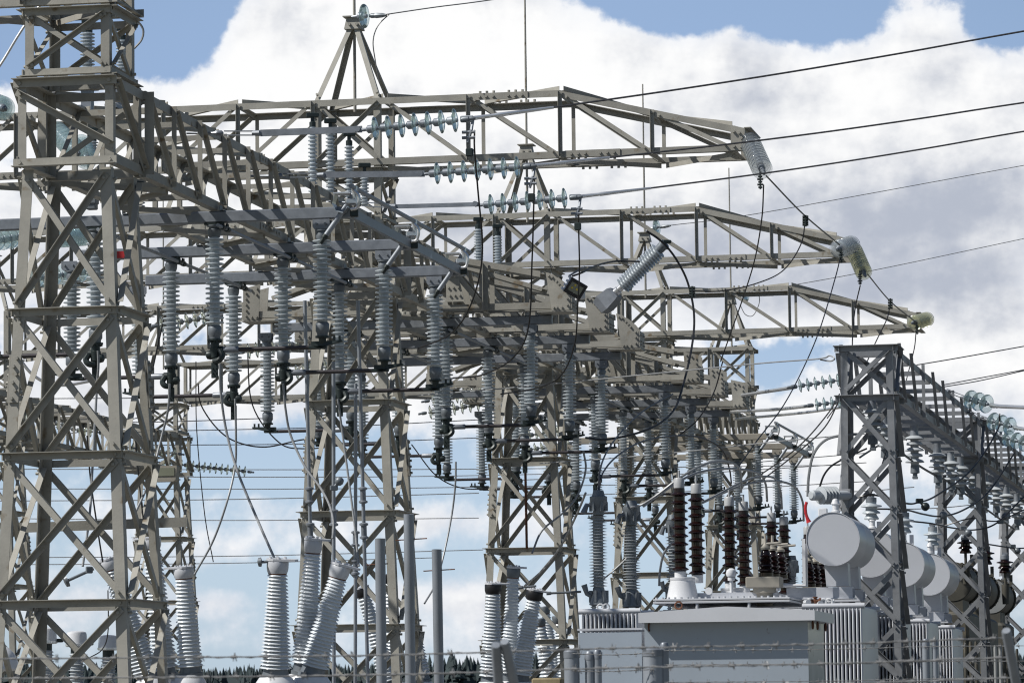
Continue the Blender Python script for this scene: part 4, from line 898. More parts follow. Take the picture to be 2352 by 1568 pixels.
for k in range(3):
    c = P(1913, 1237, 43)+Y1*(16.0+4.0*k)+V((.0, 0, .02)); o = V((c.x-.4, c.y+.8, 0)); r = .30
    t = thing('power_transformer', f'old dark transformer with a flanged conservator, {["nearest", "middle", "farthest"][k]} of three at the right edge', 'transformer', o, 'old dark transformers')
    cb = part(t, 'conservator', G().lathe(c, Y1, [(0, r), (1.5, r), (1.5, r*1.1), (1.53, r*1.1), (1.53, r), (1.75, r)], 40), 'olddark', True)
    part(cb, 'end_plate', G().lathe(c+Y1*.004, -Y1, [(0, r*.97), (.012, r*.97)], 40), 'olddark' if k == 0 else 'oldlid')
    g = G()
    g.lathe(c+Y1*1.44, Y1, [(0, r*1.02), (0, r*1.1), (.03, r*1.1), (.03, r*1.02)], 40, False)
    for q in range(26): an = q*6.283/26; g.box(c+V((math.cos(an)*r*1.07, 1.45, math.sin(an)*r*1.07)), .03, .10, .03)
    part(cb, 'flange_bolts', g, 'olddark')
    part(t, 'saddle', G().box(c+V((0, .6, -.42)), .3, 1.2, .3), 'olddark')
    part(t, 'tank', G().box(c+V((-.35, .9, -.9)), 1.2, 2.2, .9, 0, .05), 'olddark')
    g = G()
    for q in range(9): g.lathe(c+V((-.2+q*.08, -.35, -2.2)), Z1, [(0, .028), (1.25, .028), (1.3, .02)], 8)
    part(t, 'cooling_tubes', g, 'olddark' if k != 1 else 'oldlid', True)
    part(t, 'tank_base', G().box(c+V((-.2, .9, -2.0)), 1.0, 2.0, 1.6), 'olddark')
# bell insulators standing behind the conservators
def bell(x, y, d, m, label, k=1.0):
    p = P(x, y, d); t = thing('bell_insulator', label, 'insulator', p, 'bell insulators behind the conservators')
    part(t, 'bell_sheds', G().lathe(p, -Z1, [(0, .06*k), (.03*k, .065*k), (.045*k, .125*k), (.06*k, .13*k), (.07*k, .07*k), (.10*k, .07*k), (.125*k, .105*k), (.14*k, .11*k), (.15*k, .06*k), (.2*k, .09*k), (.215*k, .085*k), (.2*k, .03*k)], 24), m, True)
    part(t, 'cap', G().lathe(p, Z1, [(-.005, .066*k), (.05*k, .066*k), (.055*k, .04*k), (.07*k, .04*k)], 18).box(p+Z1*.085*k, .09, .04, .03), 'galv', True)
    part(t, 'stem', G().lathe(p-Z1*.19*k, -Z1, [(0, .022*k), (.2*k, .022*k), (.2*k, .06*k), (.26*k, .06*k), (.5*k, .05*k)], 12).box(p+V((.09, 0, -.32*k)), .05, .05, .16), 'grey' if m != 'brown' else 'olddark', True)
bell(2001, 1152, 47.5, 'porc', 'white two shed bell insulator just above the second conservator, left of the gantry leg')
bell(2077, 1186, 51.4, 'porc', 'white two shed bell insulator right beside the gantry leg')
bell(2142, 1218, 55.4, 'porc', 'white two shed bell insulator above the fourth pale conservator')
bell(2217, 1238, 57.5, 'brown', 'brown bell insulator above the first dark conservator', .95)
bell(2264, 1262, 60, 'brown', 'brown bell insulator above the second dark conservator', 1.05)
bell(2308, 1283, 63, 'brown', 'brown bell insulator at the far right above the last dark conservator', 1.05)
# sideways bushing left of the gantry, red boot
a, b = P(1862, 1137, 45.2), P(1952, 1137, 45.6); d = b-a; L = d.length; q = [(0, .04), (.02, .06), (.12, .06)]
for k in range(5): s = .15+k*.052; q += [(s, .042), (s+.004, .045), (s+.010, .105), (s+.017, .105), (s+.022, .045)]
t = thing('side_insulator', 'grey ribbed insulator lying on its side left of the grey gantry leg', 'insulator', a)
part(t, 'ribbed_body', G().lathe(a, d, q+[(.43, .055), (L-.02, .055)], 26), 'poly', True); part(t, 'mount_bracket', G().box(b+V((-.04, 0, .01)), .12, .12, .12, 0, .01), 'galvd')
solo('red_boot', G().tube(curve([P(1853, 1152, 44.2), P(1850, 1165, 44.2), P(1852, 1182, 44.2), P(1858, 1199, 44.2)]), [.017]*13+[.018, .019, .020, .022, .026, .03], 12), 'red', 'bright red rubber boot hanging on a cable beside the big conservator', 'cable boot', None, None, True)

# cabinet in front
def make_kiosk():
    D = 38; a, b = P(1480, 1440, D), P(1864, 1436, D); W = b.x-a.x; z = P(1680, 1428, D).z; y = a.y; dp = 1.35
    t = thing('control_cabinet', 'large pale grey control cabinet with a low pitched roof at the bottom right', 'cabinet', V(((a.x+b.x)/2, y+dp/2, 0)))
    mx = (a.x+b.x)/2
    part(t, 'front_panel', G().box(V((mx, y+.01, z/2)), W, .02, z), 'kiosk')
    part(t, 'side_panel', G().box(V((b.x-.01, y+dp/2+.012, z/2)), .02, dp-.03, z), 'kiosk'); part(t, 'side_panel', G().box(V((a.x+.01, y+dp/2+.012, z/2)), .02, dp-.03, z), 'kiosk')
    part(t, 'back_panel', G().box(V((mx, y+dp-.01, z/2)), W, .02, z), 'kiosk')
    x0, x1 = P(1456, 1420, D-.4).x, P(1873, 1412, D-.4).x; yf, yb = y-.16, y+dp+.12
    zt = lambda u: z+.095+.05*(1-abs(u))
    us = [-1, -.5, -.02, .02, .5, 1]
    sec = lambda yy: [V((x0, yy, z)), V((x1, yy, z))]+[V(((x0+x1)/2+(x1-x0)/2*u, yy, zt(u))) for u in reversed(us)]
    part(t, 'roof', G().sect([sec(yf), sec(yb)]), 'lgrey')
    for u, v in ((x1-.05, .1), (x1-.05, .5), (x1-.05, 1.2), (x0+.08, .0)):
        part(t, 'lifting_eye', G().tube([V((u, y+v+.035*math.cos(k*.6283), z-.04+.035*math.sin(k*.6283))) for k in range(11)], .009, 6), 'rust', True)
    part(t, 'lifting_eye', G().tube([V((x0+.35+.035*math.cos(k*.6283), yf+.3, z+.17+.035*math.sin(k*.6283))) for k in range(11)], .009, 6), 'rust', True)
    g = G()
    for zz in (1.2, 2.2): g.box(V((b.x-.08, y-.004, zz)), .03, .012, .1)
    part(t, 'hinge', g, 'galv')
make_kiosk()
a, b = P(1329, 1443, 39.2), P(1478, 1441, 39.2); W = b.x-a.x
t = thing('grey_enclosure', 'plain grey sheet metal enclosure left of the control cabinet, below the fins', 'enclosure', V(((a.x+b.x)/2, a.y+.5, 0)))
part(t, 'front_panel', G().box(V(((a.x+b.x)/2, a.y, a.z/2-.02)), W, .02, a.z-.04), 'kiosk'); part(t, 'top_edge', G().box(V(((a.x+b.x)/2, a.y+.4, a.z-.01)), W+.02, .84, .02), 'grey'); part(t, 'side_panel', G().box(V((a.x-.0, a.y+.42, a.z/2-.02)), .02, .8, a.z-.04), 'grey')

# ------------------------------------------------------------------ galvanised gantry at right
DG = 45.6; _l, _r = P(1930, 905, DG), P(2051, 905, DG); GX0, GX1, GY = _l.x, _r.x, _r.y; GW = GX1-GX0; GZT, GZB = P(2051, 790, DG).z, P(2051, 905, DG).z
GZ = [GZB]+[P(2051, y, DG).z for y in (1043, 1172, 1303, 1432, 1560)]+[1.2, .5]
def make_gtower(y, label):
    cx = (GX0+GX1)/2; t = thing('gantry_post', label, 'lattice post', V((cx, y+GW/2, 0)), 'grey galvanised lattice posts')
    c = V((cx, y+GW/2, 0)); h = GW/2; H2 = lambda z: h+.012*(GZB-z)
    for sx in (-1, 1):
        for sy in (-1, 1):
            part(t, 'leg', G().L(c+V((sx*H2(0), sy*H2(0), 0)), c+V((sx*h, sy*h, GZT)), .080, X1*-sx, Y1*-sy, .009), 'galvd')
    fs = [(V((0, -1, 0)), X1), (V((1, 0, 0)), Y1), (V((0, 1, 0)), -X1), (V((-1, 0, 0)), -Y1)]
    for n, e in fs:
        def br(p0, p1, out, w=.055):
            g = G(); d = (p1-p0).normalized(); a = n.cross(d).normalized(); g.L(p0+n*out-a*w/2, p1+n*out-a*w/2, w, a, n if out > 0 else -n, .007)
            for q in (p0+d*.04, p1-d*.04): g.bolt(q+n*max(.01, out), n, .013, .02)
            part(t, 'brace', g, 'galvd')
        for i, (z0, z1) in enumerate(zip(GZ[:-1], GZ[1:])):
            a0, a1 = H2(z0)-.03, H2(z1)-.03
            br(c+n*H2(z0)-e*a0+Z1*(z0-.02), c+n*H2(z1)+e*a1+Z1*(z1+.02), .01); br(c+n*H2(z0)+e*a0+Z1*(z0-.02), c+n*H2(z1)-e*a1+Z1*(z1+.02), -.012)
        br(c+n*h-e*(h-.05)+Z1*(GZB+.06), c+n*h+e*(h-.05)+Z1*(GZT-.06), .01); br(c+n*h+e*(h-.05)+Z1*(GZB+.06), c+n*h-e*(h-.05)+Z1*(GZT-.06), -.012)
        for z, s in ((GZB, -1), (GZT, -1)):
            part(t, 'girt', G().L(c+n*(h+.012)-e*(h+.07)+Z1*z, c+n*(h+.012)+e*(h+.07)+Z1*z, .07, Z1*s, n, .008), 'galvd')
    return t
gt = make_gtower(GY, 'grey galvanised lattice post standing among the conservators, nearest at right')
dup(gt, gt.location+V((.107, 11.9, 0)), 'grey galvanised lattice post farther right, behind the fourth pale conservator')
dup(gt, gt.location+V((.214, 23.8, 0)), 'grey galvanised lattice post farthest right, behind the brown bell insulators')
def make_gbeam():
    cx = (GX0+GX1)/2; h = GW/2; y0, y1 = GY+GW+.03, GY+28; t = thing('gantry_beam', 'grey galvanised lattice beam sloping away to the right edge', 'lattice beam', V((cx, y0, GZB)))
    n = 40; st = (y1-y0)/n; sk = lambda y: cx+.009*(y-GY)
    for sx in (-1, 1):
        for z, dz in ((GZB, 1), (GZT, -1)): part(t, 'chord', G().L(V((sk(y0)+sx*h, y0, z)), V((sk(y1)+sx*h, y1, z)), .08, X1*-sx, Z1*dz, .009), 'galvd')
    for k in range(n):
        y = y0+st*k; c = sk(y)
        for sx in (-1, 1):
            if k % 6 == 4: part(t, 'post', G().L(V((c+sx*(h+.012), y, GZB-.03)), V((c+sx*(h+.012), y, GZT+.05)), .13, Y1, X1*sx, .008, .04), 'galvd')
            elif k % 2 == 0: part(t, 'diagonal', G().L(V((c+sx*(h+.022), y-.25, GZT+.05)), V((c+sx*(h+.022), y+.45, GZB-.02)), .11, Y1, X1*sx, .008, .04), 'galvd')
        if k < n-2:
            for z, dz in (((GZB, 1),) if k % 2 else ((GZB, 1), (GZT, -1))): part(t, 'crossbar', G().L(V((c-h+.03, y+.2, z+dz*.012)), V((c+h-.03, y+.2, z+dz*.012)), .06, Y1, Z1*dz, .007), 'galvd')
    return t
make_gbeam()
def hang(x, y, d, label, n=4, k=1.0):
    p = P(x, y, d); p.z = GZB-.06; t = thing('hung_insulator', label, 'insulator', p, 'short grey insulators under the grey gantry')
    part(t, 'top_cap', G().lathe(V((p.x, p.y, GZB-.01)), -Z1, [(0, .05), (GZB-p.z+.0, .05), (GZB-p.z+.08, .06), (GZB-p.z+.09, .05)], 14), 'galv', True)
    q = []
    for i in range(n): s = .08+i*.075*k; q += [(s, .05), (s+.02, .10), (s+.045, .125 if i % 2 == 0 else .105), (s+.05, .12 if i % 2 == 0 else .10), (s+.055, .055)]
    part(t, 'shed_stack', G().lathe(p, -Z1, q+[(.09+n*.075*k, .05)], 22), 'poly', True)
    part(t, 'bottom_clamp', G().lathe(p-Z1*(.09+n*.075*k), -Z1, [(0, .055), (.1, .06), (.11, .03), (.15, .03)], 12).box(p-Z1*(.25+n*.075*k), .06, .14, .03), 'cast', True)
for i, (x, y, d) in enumerate(((2003, 932, 46), (2032, 955, 48.5), (2100, 1002, 50.5), (2153, 1044, 54), (2184, 1060, 55.8), (2206, 1076, 57), (2232, 1100, 59.5), (2262, 1110, 61), (2288, 1134, 62.5), (2312, 1150, 64.5), (2336, 1168, 67))):
    hang(x, y, d, f'short grey ribbed insulator under the grey gantry beam, {["nearest, inside the near post", "second, at its near leg", "third, in clear view", "fourth from the near end", "fifth from the near end", "sixth from the near end", "seventh, at the second post", "eighth from the near end", "ninth from the near end", "tenth from the near end", "farthest, at the right edge"][i]}', 4 if i != 2 else 5)
for i, (a, b, c) in enumerate((((2222, 915, 52.3), (2276, 930, 51.9), [(2276, 930, 51.9), (2300, 933, 51.5), (2352, 935, 51), (2420, 937, 50.5)]), ((2274, 965, 55), (2330, 981, 54.6), [(2330, 981, 54.6), (2352, 985, 54.3), (2420, 995, 53.5)]), ((2308, 1004, 58), (2364, 1020, 57.6), [(2364, 1020, 57.6), (2430, 1036, 57)]))):
    w = ['upper', 'middle', 'lower'][i]
    string(f'{w} of three short aqua disc strings at the right edge, on the grey gantry', P(*a), P(*b), 3, 'gblue', 1.0, 'aqua strings on the grey gantry')
    e = P(a[0]-58, a[1]-22, a[2]+.6); s = P(*a); d_ = s-e
    g = G().lathe(e, d_, [(0, .012), (d_.length*.2, .012), (d_.length*.21, .03), (d_.length*.3, .03)], 8)
    for o in (-.02, .02): g.bar(e+d_*.28+Z1*o, s+Z1*o, Z1, Y1, .012, .02)
    solo('turnbuckle', g, 'galv', f'grey turnbuckle holding the {w} aqua string at the right edge', 'turnbuckle', 'turnbuckles on the grey gantry')
    wire('bus_wire', f'pale conductor leaving the right edge from the {w} aqua string of the grey gantry', [P(*q) for q in c], .025, 'alu', 'conductor', None, 5, 8)

# ------------------------------------------------------------------ remaining wires around the transformers and in the background
W = [
 ('grey stranded earth wire with a looped end at the head of the grey gantry', [(960, 908, 55), (1200, 888, 53), (1500, 858, 50), (1750, 834, 47.5), (1880, 824, 46.2), (1905, 817, 46), (1917, 823, 45.9), (1908, 829, 46), (1885, 826, 46.2)], .012, 'strand'),
 ('grey stranded wire running level behind the brown bushings to the grey gantry', [(1240, 1064, 58), (1500, 1044, 55), (1800, 1012, 50), (1985, 996, 47)], .011, 'strand'),
 ('upper dark wire leaving the grey gantry head to the right', [(2105, 838, 48), (2200, 822, 48), (2352, 795, 48)], .010, 'strandd'),
 ('middle dark wire leaving the grey gantry beam to the right', [(2165, 884, 52), (2250, 868, 52), (2352, 849, 52)], .010, 'strandd'),
 ('lower dark wire leaving the grey gantry beam to the right', [(2168, 888, 52), (2250, 874, 52), (2352, 851, 52)], .010, 'strandd'),
 ('thick pale cable arching from the right surge arrester over the brown bushings', [(1448, 1165, 43.4), (1475, 1158, 43.4), (1510, 1136, 43.3), (1560, 1098, 43.3), (1610, 1069, 43.6), (1650, 1059, 44.5), (1685, 1064, 45.5), (1700, 1082, 46.3), (1703, 1110, 46.8), (1702, 1128, 47)], .02, 'strand'),
 ('second pale cable arching to the third pair of brown bushings', [(1478, 1162, 44), (1530, 1124, 44.5), (1600, 1086, 45.5), (1680, 1076, 47), (1740, 1086, 49), (1758, 1110, 50), (1762, 1150, 50.6)], .02, 'strand'),
 ('third pale cable arching down to the fourth brown bushing', [(1588, 1166, 46), (1640, 1140, 47), (1720, 1100, 49), (1775, 1096, 51), (1792, 1125, 52.3), (1796, 1168, 52.6)], .02, 'strand'),
 ('fourth pale cable arching down to the bushing beside the big conservator', [(1600, 1160, 47), (1700, 1116, 48.5), (1770, 1104, 50), (1822, 1115, 51.8), (1843, 1150, 53), (1846, 1195, 53.6)], .02, 'strand'),
 ('black cable looping from the brown bushings back to the steelwork', [(1375, 1130, 43), (1378, 1080, 43.5), (1395, 1035, 45), (1430, 988, 47), (1480, 942, 49), (1545, 905, 51)], .014, 'black'),
 ('black cable arching from the left surge arrester up behind the middle structure', [(1376, 1125, 43.2), (1385, 1085, 43.5), (1420, 1045, 45), (1480, 1012, 47), (1560, 1000, 49), (1620, 1008, 50), (1660, 1035, 50.6), (1675, 1075, 51), (1680, 1110, 51)], .014, 'black'),
 ('grey cable curving from the left surge arrester down to a breaker bushing', [(1345, 1132, 46), (1325, 1180, 47), (1290, 1250, 49), (1250, 1305, 51), (1205, 1345, 54)], .02, 'strand'),
 ('grey lead running down left from the right surge arrester', [(1450, 1270, 44), (1420, 1300, 44), (1385, 1330, 44)], .012, 'strand'),
 ('grey lead hanging beside the white turret', [(1545, 1245, 46), (1525, 1270, 46), (1516, 1310, 46), (1514, 1345, 46)], .02, 'strand'),
 ('long dark bus cable sagging along under the grey gantry', [(2010, 995, 46.5), (2038, 1014, 47.6), (2105, 1065, 51), (2150, 1092, 54), (2184, 1110, 56), (2260, 1165, 60), (2330, 1215, 65)], .02, 'strandd'),
 ('black cable from the bus down across the grey gantry legs', [(1975, 1050, 46), (1990, 1040, 47), (2020, 1022, 48.5), (2040, 1017, 49)], .016, 'black'),
 ('black cable arching left of the grey gantry up to its head', [(1882, 1120, 46.2), (1893, 1090, 46.2), (1912, 1068, 46.3), (1945, 1050, 46.5), (1990, 1030, 47)], .016, 'black'),
 ('black cable linking the first white bell insulator to the right', [(1960, 1145, 45.6), (2001, 1136, 45.6), (2045, 1144, 46.4), (2085, 1156, 47.5), (2110, 1153, 48), (2150, 1138, 49), (2230, 1080, 50.5), (2290, 990, 51.8), (2296, 950, 52)], .016, 'black'),
 ('black cable linking the second white bell insulator to the right', [(2010, 1168, 49), (2077, 1170, 49.6), (2120, 1180, 50.5), (2160, 1185, 51.5), (2210, 1172, 52.4), (2270, 1130, 53.4), (2330, 1040, 54.4)], .016, 'black'),
 ('dark green black cable linking the third white bell insulator to the right', [(2090, 1196, 53), (2142, 1202, 53.5), (2190, 1212, 54.5), (2240, 1216, 56), (2290, 1200, 56.5), (2352, 1140, 57.5)], .016, 'black'),
 ('dark cable sagging past the brown bell insulators to the right edge', [(2250, 1246, 59), (2300, 1254, 60), (2330, 1258, 60.5), (2360, 1258, 61)], .016, 'black'),
 ('dark cable crossing above the brown bell insulators', [(2160, 1210, 57), (2230, 1190, 57), (2290, 1196, 58), (2352, 1170, 59)], .014, 'black'),
 ('thin pale stranded vertical cable curving over beside the rear earthing switch', [(1855, 1140, 46), (1858, 1090, 46), (1870, 1040, 46), (1900, 1008, 46), (1950, 998, 46), (1978, 997, 46)], .022, 'strand'),
  ('thin black cable crossing the sky from the grey gantry head to the tan rails', [(1928, 905, 46), (1905, 945, 47), (1850, 1010, 49), (1790, 1060, 51), (1700, 1120, 53)], .012, 'black'),
 ('second thin black cable from the grey gantry head down to the left', [(1932, 908, 46), (1895, 980, 47), (1830, 1040, 49), (1740, 1110, 51.5)], .012, 'black'),
 ('thin black cable hanging from the middle truss toward the conservators', [(1660, 830, 53), (1640, 900, 53), (1605, 960, 52.8), (1560, 1000, 52.6)], .012, 'black'),
 ('grey cable dropping behind the grey gantry to the first bell insulator', [(1998, 1140, 46), (2018, 1090, 46.4), (2037, 1030, 46.8)], .01, 'black'),
 ('long bright cable curving through the big left tower', [(30, 790, 45), (50, 830, 45), (75, 860, 45), (110, 880, 45), (150, 884, 45), (200, 876, 45), (240, 868, 45), (278, 866, 45)], .025, 'alu'),
 ('bright cable rising at the left edge through the tower head', [(-20, 180, 43), (10, 135, 43), (40, 85, 43), (70, 40, 43), (95, 10, 43)], .02, 'alu'),
 ('grey cable looping at the upper right corner of the big left tower', [(302, 48, 41), (318, 52, 41), (329, 70, 41), (325, 92, 41), (308, 112, 41)], .017, 'strand'),
]
for lab, q, r, m in W: wire('cable', lab, [P(*p) for p in q], r*.75, 'strand' if m == 'alu' and r < .019 else m, 'cable')
BG = [(1077, 1068, 0, 1930, 95), (1095, 1083, 350, 1500, 97), (1122, 1112, 0, 1500, 99), (1150, 1132, 0, 1100, 92), (1190, 1189, 0, 1100, 100), (1280, 1262, 0, 1110, 98), (1296, 1280, 0, 1000, 99), (990, 962, 350, 1130, 92), (1022, 1005, 350, 1100, 93), (1002, 955, 120, 330, 88), (915, 898, 120, 1050, 90), (968, 960, 60, 620, 89), (1085, 1040, 1300, 1990, 90), (1102, 1062, 1190, 1990, 91), (1140, 1105, 1190, 1990, 92), (1170, 1150, 2040, 2300, 88), (1128, 1118, 1850, 2100, 86)]
nth = ['first', 'second', 'third', 'fourth', 'fifth', 'sixth', 'seventh', 'eighth', 'ninth', 'tenth', 'eleventh', 'twelfth', 'thirteenth', 'fourteenth', 'fifteenth', 'sixteenth', 'seventeenth']
for i, (ya, yb, xa, xb, d) in enumerate(sorted(BG)):
    wire('background_wire', f'thin grey wire strung level across the sky behind the towers, {nth[i]} from the top', [P(xa, ya, d), P((xa+xb)/2, (ya+yb)/2+5, d), P(xb, yb, d)], .011, 'steelw' if i > 4 else 'strandd', 'wire', 'level wires behind the towers', 6, 5)
sg = [('black loop of cable sagging left of the spired tower, upper end high', [(455, 880, 60), (462, 930, 60), (500, 985, 60), (545, 1015, 60), (610, 1026, 60), (690, 1010, 60), (750, 1004, 60)]), ('black loop of cable sagging behind the spired tower', [(568, 800, 62), (580, 930, 62), (640, 1015, 62), (700, 1030, 62), (790, 1022, 62)]),
      ('black loop of cable sagging left of the middle tower', [(945, 1020, 66), (1000, 1090, 66), (1060, 1120, 66), (1130, 1122, 66)]), ('black thin lead falling through the big left tower', [(200, 1000, 50), (208, 1100, 50), (225, 1220, 50), (236, 1290, 50)]), ('black thin lead falling at the right leg of the big left tower', [(310, 990, 55), (318, 1090, 55), (330, 1200, 55)]), ('black thin lead dropping right of the big left tower', [(450, 830, 80), (452, 990, 80), (470, 1180, 80), (490, 1290, 80)]),
      ('black lead running down from the red plate past the left tower', [(400, 590, 50), (395, 660, 50), (370, 760, 50), (350, 850, 50)])]
for lab, q in sg: wire('slack_cable', lab, [P(*p) for p in q], .011, 'black', 'cable')
for i, (x, y, d) in enumerate(((2112, 1150, 48), (2156, 1196, 51.5), (2212, 1212, 54.5), (2298, 1198, 58), (2326, 1254, 60.5), (767, 1120, 45))):
    p = P(x, y, d); g = G().lathe(p, (.5, 0, .6 if i % 2 else -.5), [(-.01, .02), (.05, .02), (.055, .03), (.07, .045), (.10, .055), (.13, .045), (.145, .03), (.15, .005)], 12).box(p, .09, .05, .06, .4, .008)
    solo('earth_stud', g, 'cast' if i else 'dark', f'round ended earthing stud on a cable, {["beside the first bell insulator", "above the third bell insulator", "left of the first brown bell insulator", "right of the first brown bell insulator", "at the far right", "on the grey cable before the spired tower"][i]}', 'earthing stud', 'earthing studs', None, True)

# ------------------------------------------------------------------ barbed wire fences at the bottom
def barbed(name_lab, pts, r, m='steelw', step=.11, bl=.02):
    c = curve(pts, 10); g = G(); g.tube(c, r, 5); L = 0
    tw = []; 
    for i in range(len(c)-1):
        a, b = c[i], c[i+1]; d = (b-a); n = max(1, int(d.length/.035))
        for k in range(n): ph = (L+d.length*k/n)/.05*3.14; tw.append(a+d*(k/n)+V((0, math.cos(ph)*r*1.5, math.sin(ph)*r*1.5)))
        L += d.length
    g.tube(tw, r*.8, 4); s = 0; nxt = .05
    for i in range(len(c)-1):
        a, b = c[i], c[i+1]; d = b-a
        while nxt < s+d.length:
            p = a+d*((nxt-s)/d.length)
            for k in range(2):
                v = V((random.uniform(-.6, .6), random.uniform(-.5, .5), random.choice((-1, 1)))).normalized()*bl; g.tube([p-v+X1*.006*k, p+v+X1*.006*k], r*.7, 4)
            g.lathe(p-d.normalized()*.01, d, [(0, r*2.4), (.02, r*2.4)], 6); nxt += step*random.uniform(.85, 1.15)
        s += d.length
    return solo('barbed_wire', g, m, name_lab, 'barbed wire', 'barbed wire strands')
for i, dy in enumerate((0, 45, 92)):
    barbed(f'thick twisted barbed wire strand of the near fence, {["top", "middle", "bottom"][i]} one', [P(-120, 1513+dy, 14), P(400, 1509+dy, 14), P(900, 1503+dy, 14), P(1400, 1488+dy, 14), P(1900, 1478+dy, 14), P(2330, 1463+dy, 14)], .0026, 'steelw', .11, .016)
for xa, ya, xb, lab, d in ((1139, 1480, 1150, 'left of a close pair', 13.2), (1159, 1472, 1196, 'right of a close pair', 13.2), (2311, 1447, 2348, 'single at the right edge', 13.4)):
    a, b = P(xa, ya, d), P(xb, 1640, d+.25); ax = (a-b).normalized(); L = (a-b).length; e = V((b.x, b.y, 0))
    t = thing('leaning_post', f'leaning round fence arm with a cap, {lab}, in front of everything', 'fence post', e, 'leaning arms of the near fence')
    part(t, 'arm_tube', G().lathe(b, ax, [(0, .017), (L-.01, .017), (L, .014), (L, .008)], 16), 'pipe', True)
    part(t, 'upright', G().lathe(e, (b-e), [(0, .0175), ((b-e).length, .0175)], 16), 'pipe', True)
PS = [(1313, 1492, 36), (1354, 1497, 22), (1372, 1494, 20), (1500, 1488, 48), (1526, 1477, 20), (2126, 1469, 17), (2147, 1471, 14)]
pl = ['thick one left of the grey enclosure', 'thin one left of a pair before the enclosure', 'thin one right of a pair before the enclosure', 'thickest one before the control cabinet', 'thin dark one right beside the thickest', 'thin one left of a pair before the fins at right', 'thin one right of a pair before the fins at right']
for (x, y, w), lab in zip(PS, pl):
    d = 25; r = w/2*d/9000; a = P(x, y, d); t = thing('fence_post', f'capped galvanised fence post, {lab}', 'fence post', V((a.x, a.y, 0)), 'posts of the second fence')
    part(t, 'tube', G().lathe(V((a.x, a.y, 0)), Z1, [(0, r), (a.z-.03, r)], 18), 'pipe', True)
    part(t, 'cap', G().lathe(V((a.x, a.y, a.z-.05)), Z1, [(0, r*1.06), (.04, r*1.06), (.055, r*.8), (.06, r*.2)], 18), 'galv', True)
for i, (q, lab) in enumerate((([(1313, 1500, 24.9), (1400, 1503, 24.9), (1500, 1499, 24.9)], 'upper strand left of the cabinet'), ([(1313, 1540, 24.9), (1400, 1541, 24.9), (1500, 1536, 24.9)], 'lower strand left of the cabinet'), ([(1526, 1493, 24.9), (1900, 1490, 24.9), (2126, 1484, 24.9), (2352, 1482, 24.9)], 'upper strand across the cabinet'), ([(1526, 1526, 24.9), (1900, 1523, 24.9), (2126, 1518, 24.9), (2352, 1517, 24.9)], 'middle strand across the cabinet'), ([(1526, 1566, 24.9), (1900, 1563, 24.9), (2126, 1558, 24.9), (2352, 1556, 24.9)], 'bottom strand across the cabinet'))):
    barbed(f'thin barbed wire of the second fence, {lab}', [P(*p) for p in q], .0022, 'steelw', .12, .02)
a = P(1261, 1556, 26); t = thing('timber_post', 'square cut weathered timber post at the bottom edge', 'post', V((a.x, a.y, 0))); part(t, 'post', G().box(V((a.x, a.y, a.z/2)), .2, .2, a.z, 0, .01), 'timber')

# ------------------------------------------------------------------ ground, far wood, sky, sun
g = G(); n = 40; v0 = -200
for j in range(n+1):
    for i in range(n+1):
        x = (i/n*2-1); y = j/n; g.v.append(V((x*abs(x)*6000, -200+y*y*6500, 0)))
for j in range(n):
    for i in range(n): a = j*(n+1)+i; g.f.append((a, a+1, a+n+2, a+n+1))
gr = part(None, 'ground', g, 'grass'); gr['kind'] = 'structure'
g = G().box(V((-8, 75, .002)), 130, 150, .004); yd = part(None, 'gravel_yard', g, 'gravel'); yd['kind'] = 'structure'
g = G(); xs = [-900+k*20 for k in range(66)]
hz = lambda x: 25.5+2*math.sin(x*.006)+2.2*math.sin(x*.021+1)
g.sect([[V((x, 1500, -1)) for x in xs], [V((x, 1510, hz(x)-4)) for x in xs], [V((x, 1720, hz(x)-6)) for x in xs], [V((x, 1760, -1)) for x in xs]], False, False)
hl = part(None, 'hills', g, 'wood'); hl['kind'] = 'structure'
g = G()
for k in range(4200):
    x, y = random.uniform(-720, 260), random.uniform(1480, 1600); h = random.uniform(8, 14); w = h*random.uniform(.17, .30); z = hz(x)-h+random.triangular(-3.0, 1.3, -.8)+2.2*math.sin(x*.11+y*.05)*.5
    p = V((x, y, z)); s = random.uniform(0, 6)
    for q0, q1, w0 in ((.1, .55, 1), (.35, .8, .72), (.6, 1.0, .42)):
        o = len(g.v); m_ = 6
        for i in range(m_): an = s+i*6.283/m_; rr = w*w0*random.uniform(.6, 1.25); g.v.append(p+V((math.cos(an)*rr, math.sin(an)*rr, h*(q0+random.uniform(-.05, .05)))))
        g.v.append(p+V((0, 0, h*q1)))
        for i in range(m_): g.f.append((o+i, o+(i+1) % m_, o+m_))
fo = part(None, 'far_wood', g, 'wood'); fo['kind'] = 'stuff'; fo['label'] = 'dark wood of conifers on the skyline far behind'; fo['category'] = 'wood'

